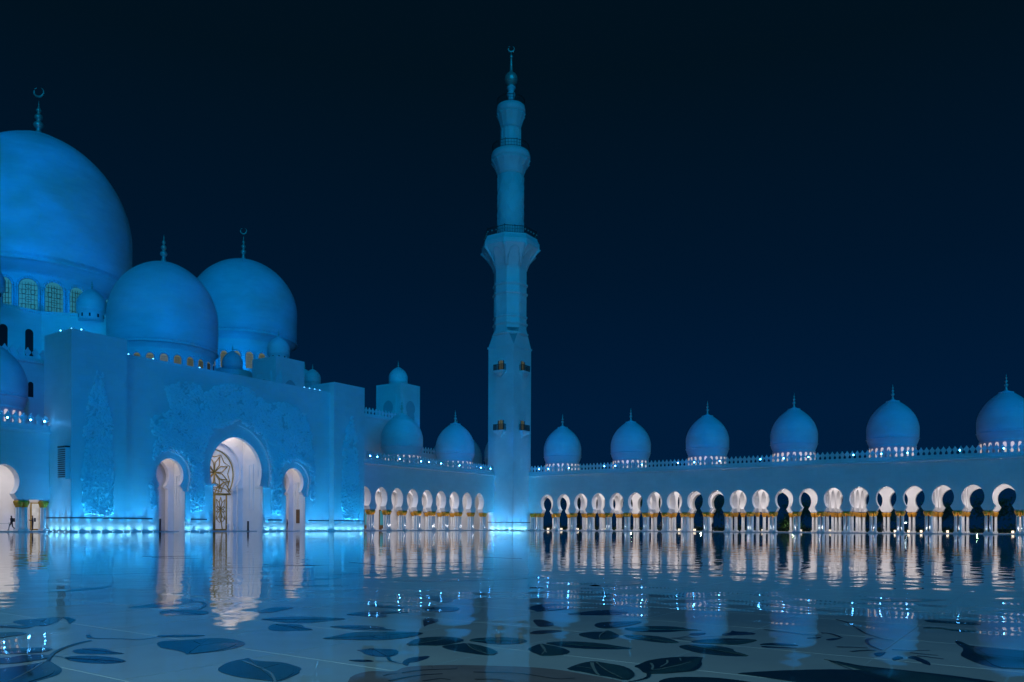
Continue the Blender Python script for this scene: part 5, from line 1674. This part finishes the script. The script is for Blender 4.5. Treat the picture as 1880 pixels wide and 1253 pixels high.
# ---------------------------------------------------------------- people
def person(label, x, y, z, yaw, pose, top, legs, h=1.75, bag=False):
    """one continuous skinned body; pose: dict of joint overrides in body space (x right, y forward)"""
    s = h / 1.75
    J = {'pelvis': (0, 0, .95), 'waist': (0, .0, 1.12), 'chest': (0, .0, 1.36), 'neck': (0, .01, 1.50), 'headb': (0, .02, 1.57), 'head': (0, .03, 1.66), 'crown': (0, .02, 1.74),
         'hl': (-.09, 0, .90), 'kl': (-.10, .02, .50), 'al': (-.10, 0, .09), 'tl': (-.11, .15, .03),
         'hr': (.09, 0, .90), 'kr': (.10, .02, .50), 'ar': (.10, 0, .09), 'tr': (.11, .15, .03),
         'sl': (-.18, 0, 1.42), 'el': (-.24, -.02, 1.14), 'wl': (-.24, .05, .90), 'fl': (-.24, .08, .80),
         'sr': (.18, 0, 1.42), 'er': (.24, -.02, 1.14), 'wr': (.24, .05, .90), 'fr': (.24, .08, .80)}
    J.update(pose)
    names = list(J)
    E_ = [('pelvis', 'waist'), ('waist', 'chest'), ('chest', 'neck'), ('neck', 'headb'), ('headb', 'head'), ('head', 'crown'), ('pelvis', 'hl'), ('hl', 'kl'), ('kl', 'al'), ('al', 'tl'), ('pelvis', 'hr'), ('hr', 'kr'), ('kr', 'ar'), ('ar', 'tr'),
          ('chest', 'sl'), ('sl', 'el'), ('el', 'wl'), ('wl', 'fl'), ('chest', 'sr'), ('sr', 'er'), ('er', 'wr'), ('wr', 'fr')]
    Rr = {'pelvis': .15, 'waist': .135, 'chest': .155, 'neck': .055, 'headb': .075, 'head': .095, 'crown': .06, 'hl': .095, 'kl': .065, 'al': .045, 'tl': .04, 'hr': .095, 'kr': .065, 'ar': .045, 'tr': .04,
          'sl': .065, 'el': .045, 'wl': .033, 'fl': .03, 'sr': .065, 'er': .045, 'wr': .033, 'fr': .03}
    me = bpy.data.meshes.new('person')
    me.from_pydata([tuple(c * s for c in J[n_]) for n_ in names], [(names.index(a), names.index(b)) for a, b in E_], [])
    o = bpy.data.objects.new('person', me)
    COL.objects.link(o)
    o.location = (x, y, z)
    o.rotation_euler = (0, 0, yaw)
    md = o.modifiers.new('skin', 'SKIN')
    md.use_smooth_shade = True
    for i, n_ in enumerate(names):
        v = me.skin_vertices[0].data[i]
        v.radius = (Rr[n_] * s, Rr[n_] * s * (.75 if n_ in ('chest', 'waist', 'pelvis') else 1))
        v.use_root = n_ == 'pelvis'
    sb = o.modifiers.new('sub', 'SUBSURF')
    sb.levels = sb.render_levels = 1
    dg = bpy.context.evaluated_depsgraph_get()
    nm = bpy.data.meshes.new_from_object(o.evaluated_get(dg))
    o.modifiers.clear()
    o.data = nm
    nm.materials.clear()
    for m_ in (legs, top, M['skin'], M['hair']):
        nm.materials.append(m_)
    hd = Vector(J['head']) * s
    for p in nm.polygons:
        c = p.center
        p.use_smooth = True
        if (c - hd).length < .2 * s and c.z > 1.52 * s:
            p.material_index = 3 if (c.z > hd.z + .03 * s or c.y < hd.y - .02 * s) else 2
        elif c.z > .93 * s:
            p.material_index = 1
            for hn in ('fl', 'fr'):
                if (c - Vector(J[hn]) * s).length < .08 * s:
                    p.material_index = 2
        else:
            p.material_index = 0
            for hn in ('fl', 'fr'):
                if (c - Vector(J[hn]) * s).length < .09 * s:
                    p.material_index = 2
    tag(o, label, 'person')
    WM[o.name] = Matrix.Translation((x, y, z)) @ Matrix.Rotation(yaw, 4, 'Z')
    if bag:
        bb = MB()
        bb.box(-.15 * s, .15 * s, -.30 * s, -.13 * s, 1.02 * s, 1.44 * s)
        link('backpack', bb.mesh('backpack', M['dark']), o, (x, y, z), yaw)
    return o


WALK = {'kl': (-.10, .20, .52), 'al': (-.10, .28, .10), 'tl': (-.11, .43, .06), 'kr': (.10, -.05, .50), 'ar': (.10, -.38, .16), 'tr': (.11, -.28, .05), 'el': (-.25, -.12, 1.15), 'wl': (-.24, -.08, .90), 'fl': (-.24, -.05, .80), 'er': (.25, .06, 1.14), 'wr': (.23, .24, .98), 'fr': (.22, .31, .93)}
PHONE = {'el': (-.24, .05, 1.14), 'wl': (-.14, .30, 1.20), 'fl': (-.10, .36, 1.26), 'er': (.24, .05, 1.14), 'wr': (.12, .30, 1.18), 'fr': (.08, .36, 1.24)}
HIP = {'er': (.36, -.10, 1.16), 'wr': (.20, .04, 1.0), 'fr': (.14, .06, .98), 'kl': (-.12, .05, .5), 'al': (-.16, .0, .09), 'tl': (-.20, .14, .03)}
FACE = YAW + PI
person('person in a dark jacket walking with a stride under the left edge arch', -1.6, -96.9, .12, YAW + PI / 2, WALK, M['cloth_dark'], M['cloth_dark'], 1.74, True)
person('person half hidden between the paired columns at the far left', -4.0, -94.97, .12, YAW - .4, PHONE, M['cloth_grey'], M['cloth_dark'], 1.7)
person('person in dark coat holding a phone in front of the glass door at far left', -1.4, -94.75, .12, YAW + 2.2, {**PHONE, **{'kl': (-.12, .0, .5), 'al': (-.17, 0, .09), 'tl': (-.2, .14, .03)}}, M['cloth_dark'], M['cloth_dark'], 1.8, True)
person('person in dark clothes standing at the left edge of the right doorway', 5.2, -63.5, .0, YAW + PI / 2 + .3, HIP, M['cloth_dark'], M['cloth_dark'], 1.76)
person('person in dark clothes standing between lit columns, nearer the minaret', 33.6, 2.6, .12, 2.0, PHONE, M['cloth_grey'], M['cloth_dark'], 1.72)
person('person beside a column in the right arcade wearing pale trousers', 34.3, 3.4, .12, 1.0, HIP, M['cloth_dark'], M['cloth_white'], 1.7)
person('person in dark clothes leaning at the column pair in the middle of the right arcade', 45.2, -.9, .0, 2.6, HIP, M['cloth_dark'], M['cloth_dark'], 1.76)
person('person in grey robe walking past the columns at the right', 72.6, 3.2, .12, -1.2, WALK, M['cloth_grey'], M['cloth_grey'], 1.72)

# ---------------------------------------------------------------- garden beyond the right arcade
def tree(x, y, h, r, label, seed, name='tree', grp='garden trees beyond the right arcade', trunk=.35):
    rnd = random.Random(seed)
    t = thing(name, label, 'tree', (x, y, -.35), grp)
    b = MB()
    base = Vector((x, y, -.35))
    tops = []
    th = h * trunk
    b.tube([base, base + Vector((.1, 0, th * .5)), base + Vector((.0, .1, th))], .16 + h * .012, 7, 0, [1.3, 1, .8])
    for i in range(6):
        a = 2 * PI * i / 6 + rnd.random()
        e = base + Vector((math.cos(a) * r * .6, math.sin(a) * r * .6, th + (h - th) * rnd.uniform(.3, .75)))
        b.tube([base + Vector((0, .1, th * .95)), (base + Vector((0, 0, th)) + e) / 2 + Vector((0, 0, .2)), e], .1, 5, 0, [1, .7, .3])
        tops.append(e)
    tops.append(base + Vector((0, 0, h * .8)))
    b.obj('trunk', M['bark'], t)
    c = MB()
    for k_ in range(1300):
        q = rnd.choice(tops) + Vector((rnd.gauss(0, r * .30), rnd.gauss(0, r * .30), rnd.gauss(0, (h - th) * .17)))
        s = rnd.uniform(.12, .32)
        u = Vector((rnd.gauss(0, 1), rnd.gauss(0, 1), rnd.gauss(0, 1))).normalized() * s
        v_ = u.orthogonal().normalized() * s * .55
        i0 = len(c.v)
        c.v += [tuple(q - u), tuple(q + v_), tuple(q + u), tuple(q - v_)]
        c.face((i0, i0 + 1, i0 + 2, i0 + 3))
    c.obj('crown', M['leaf'], t, False)
    return t


tp = [(-6, 40, 13.5, 4.5, 'tall dark tree seen through the arches nearest the minaret'), (2, 34, 12, 4.2, 'broad dark tree behind the second arch right of the minaret'), (10, 42, 12.5, 4.6, 'dark leafy tree behind the third arch right of the minaret'), (19, 36, 10, 4.0, 'rounded dark tree behind the fifth arch right of the minaret'),
      (27, 48, 10, 4.4, 'wide dark tree in the garden left of the paired figures'), (36, 40, 8, 3.6, 'low dark tree behind the open arch left of the middle'), (46, 55, 7.5, 4.0, 'bushy tree left of the lit lawn shrub'), (58, 60, 6.5, 3.6, 'low tree under the white street lamp'),
      (66, 44, 6, 3.4, 'squat tree behind the middle cross arch'), (76, 52, 7, 4.2, 'dark tree left of the red sign'), (86, 46, 7.5, 4.4, 'dense dark tree in the second open arch from the right'), (95, 40, 9, 4.6, 'dense dark tree in the rightmost open arch'), (104, 44, 8, 4.4, 'dark tree at the far right behind the last columns')]
for i, (x, y, h, r, lab) in enumerate(tp):
    tree(x, y, h, r, lab, 40 + i)
tree(49.5, 34, 3.4, 2.2, 'low green shrub lit bright by a garden lamp, seen through an open arch', 99, 'garden_shrub', None, .12)
GL = bpy.data.lights.new('garden_lamp', 'POINT')
GL.energy = 260
GL.color = (.75, 1.0, .45)
GL.shadow_soft_size = .15
go = bpy.data.objects.new('garden_lamp', GL)
COL.objects.link(go)
go.location = (51.0, 30.6, .6)
hb = MB()
rnd = random.Random(5)
for k_ in range(9000):
    x, y, z = rnd.uniform(-20, 120), 24 + rnd.gauss(0, 1.0), abs(rnd.gauss(0, .8)) - .3
    z = min(z, 1.6)
    s = rnd.uniform(.1, .28)
    u = Vector((rnd.gauss(0, 1), rnd.gauss(0, 1), rnd.gauss(0, 1))).normalized() * s
    v_ = u.orthogonal().normalized() * s * .6
    i0 = len(hb.v)
    q = Vector((x, y, z))
    hb.v += [tuple(q - u), tuple(q + v_), tuple(q + u), tuple(q - v_)]
    hb.face((i0, i0 + 1, i0 + 2, i0 + 3))
tag(hb.obj('hedge', M['leaf'], None, False), 'low dark hedge along the far side of the right arcade', kind='stuff')

# lamps, signs and a distant tower seen through the arches
def street_lamp(x, y, h, label, glow=True, col='lamp_white'):
    t = thing('street_lamp', label, 'street lamp', (x, y, -.35), 'street lamps beyond the mosque')
    MB().tube([(x, y, -.35), (x, y, h)], .09, 7, 0, [1.4, .8]).obj('pole', M['column'], t)
    MB().tube([(x, y, h), (x - .5, y - .2, h + .15), (x - 1.0, y - .4, h + .1)], .05, 6).obj('arm', M['column'], t)
    MB().lathe([(.10, -.18), (.3, -.1), (.32, .05), (.12, .14)], 12, (x - 1.0, y - .4, h)).obj('lamp_head', M[col], t)


street_lamp(70.5, 92, 4.2, 'white lit street lamp in the open arch right of the lawn shrub')
street_lamp(56.2, 50, 5.6, 'thin white lamp pole right of the lit lawn shrub')
street_lamp(99.0, 120, 1.4, 'low street lamp glowing in the second open arch from the right')
street_lamp(101.5, 118, 1.6, 'low street lamp glowing just right of its twin, second open arch')
street_lamp(107.0, 90, 3.0, 'street lamp beside the rightmost columns')
street_lamp(62.0, 110, 2.4, 'street lamp half hidden behind the paired columns')
BT = thing('tower_block', 'distant lit tower block with a glowing sign, seen through an open arch', 'building', (118, 395, 0))
MB().box(106, 131, 385, 408, -1, 15).obj('wall', M['concrete'], BT)
wm = MB().box(0, 2.2, -.06, 0, 0, .9).mesh('window', M['tower_win'])
rnd = random.Random(2)
for r_ in range(4):
    for c_ in range(7):
        if rnd.random() < .6:
            link('window', wm, BT, (107.2 + c_ * 3.4, 385, 2.0 + r_ * 3.0))
MB().box(111.0, 124.0, 384.4, 384.9, 16.2, 18.8).obj('sign', M['sign_white'], BT)
MB().box(124.1, 127.0, 384.4, 384.9, 16.2, 18.8).obj('sign', M['sign_red'], BT)
MB().box(112, 112.5, 384.9, 385.4, 14.9, 18.6).obj('sign_post', M['dark'], BT)
MB().box(125, 125.5, 384.9, 385.4, 14.9, 18.6).obj('sign_post', M['dark'], BT)
for (x, y, z, mt, wd, lab) in ((127.6, 230, 9.6, 'sign_red', 1.6, 'small red lit sign in the second open arch from the right'), (131.5, 230, 8.4, 'sign_blue', 3.2, 'small blue lit sign right of the red one'), (142.0, 225, 8.4, 'sign_blue', 6.5, 'wide blue lit sign in the rightmost open arch'), (107.0, 190, 3.6, 'sign_blue', 5.5, 'blue lit sign low behind the trees, left of the second open arch')):
    t = thing('lit_sign', lab, 'sign', (x, y, -.35))
    MB().box(x - wd / 2, x + wd / 2, y - .15, y + .15, z - .7, z + .7).obj('panel', M[mt], t)
    MB().box(x - .15, x + .15, y + .16, y + .4, -.35, z + .5).obj('pole', M['dark'], t)
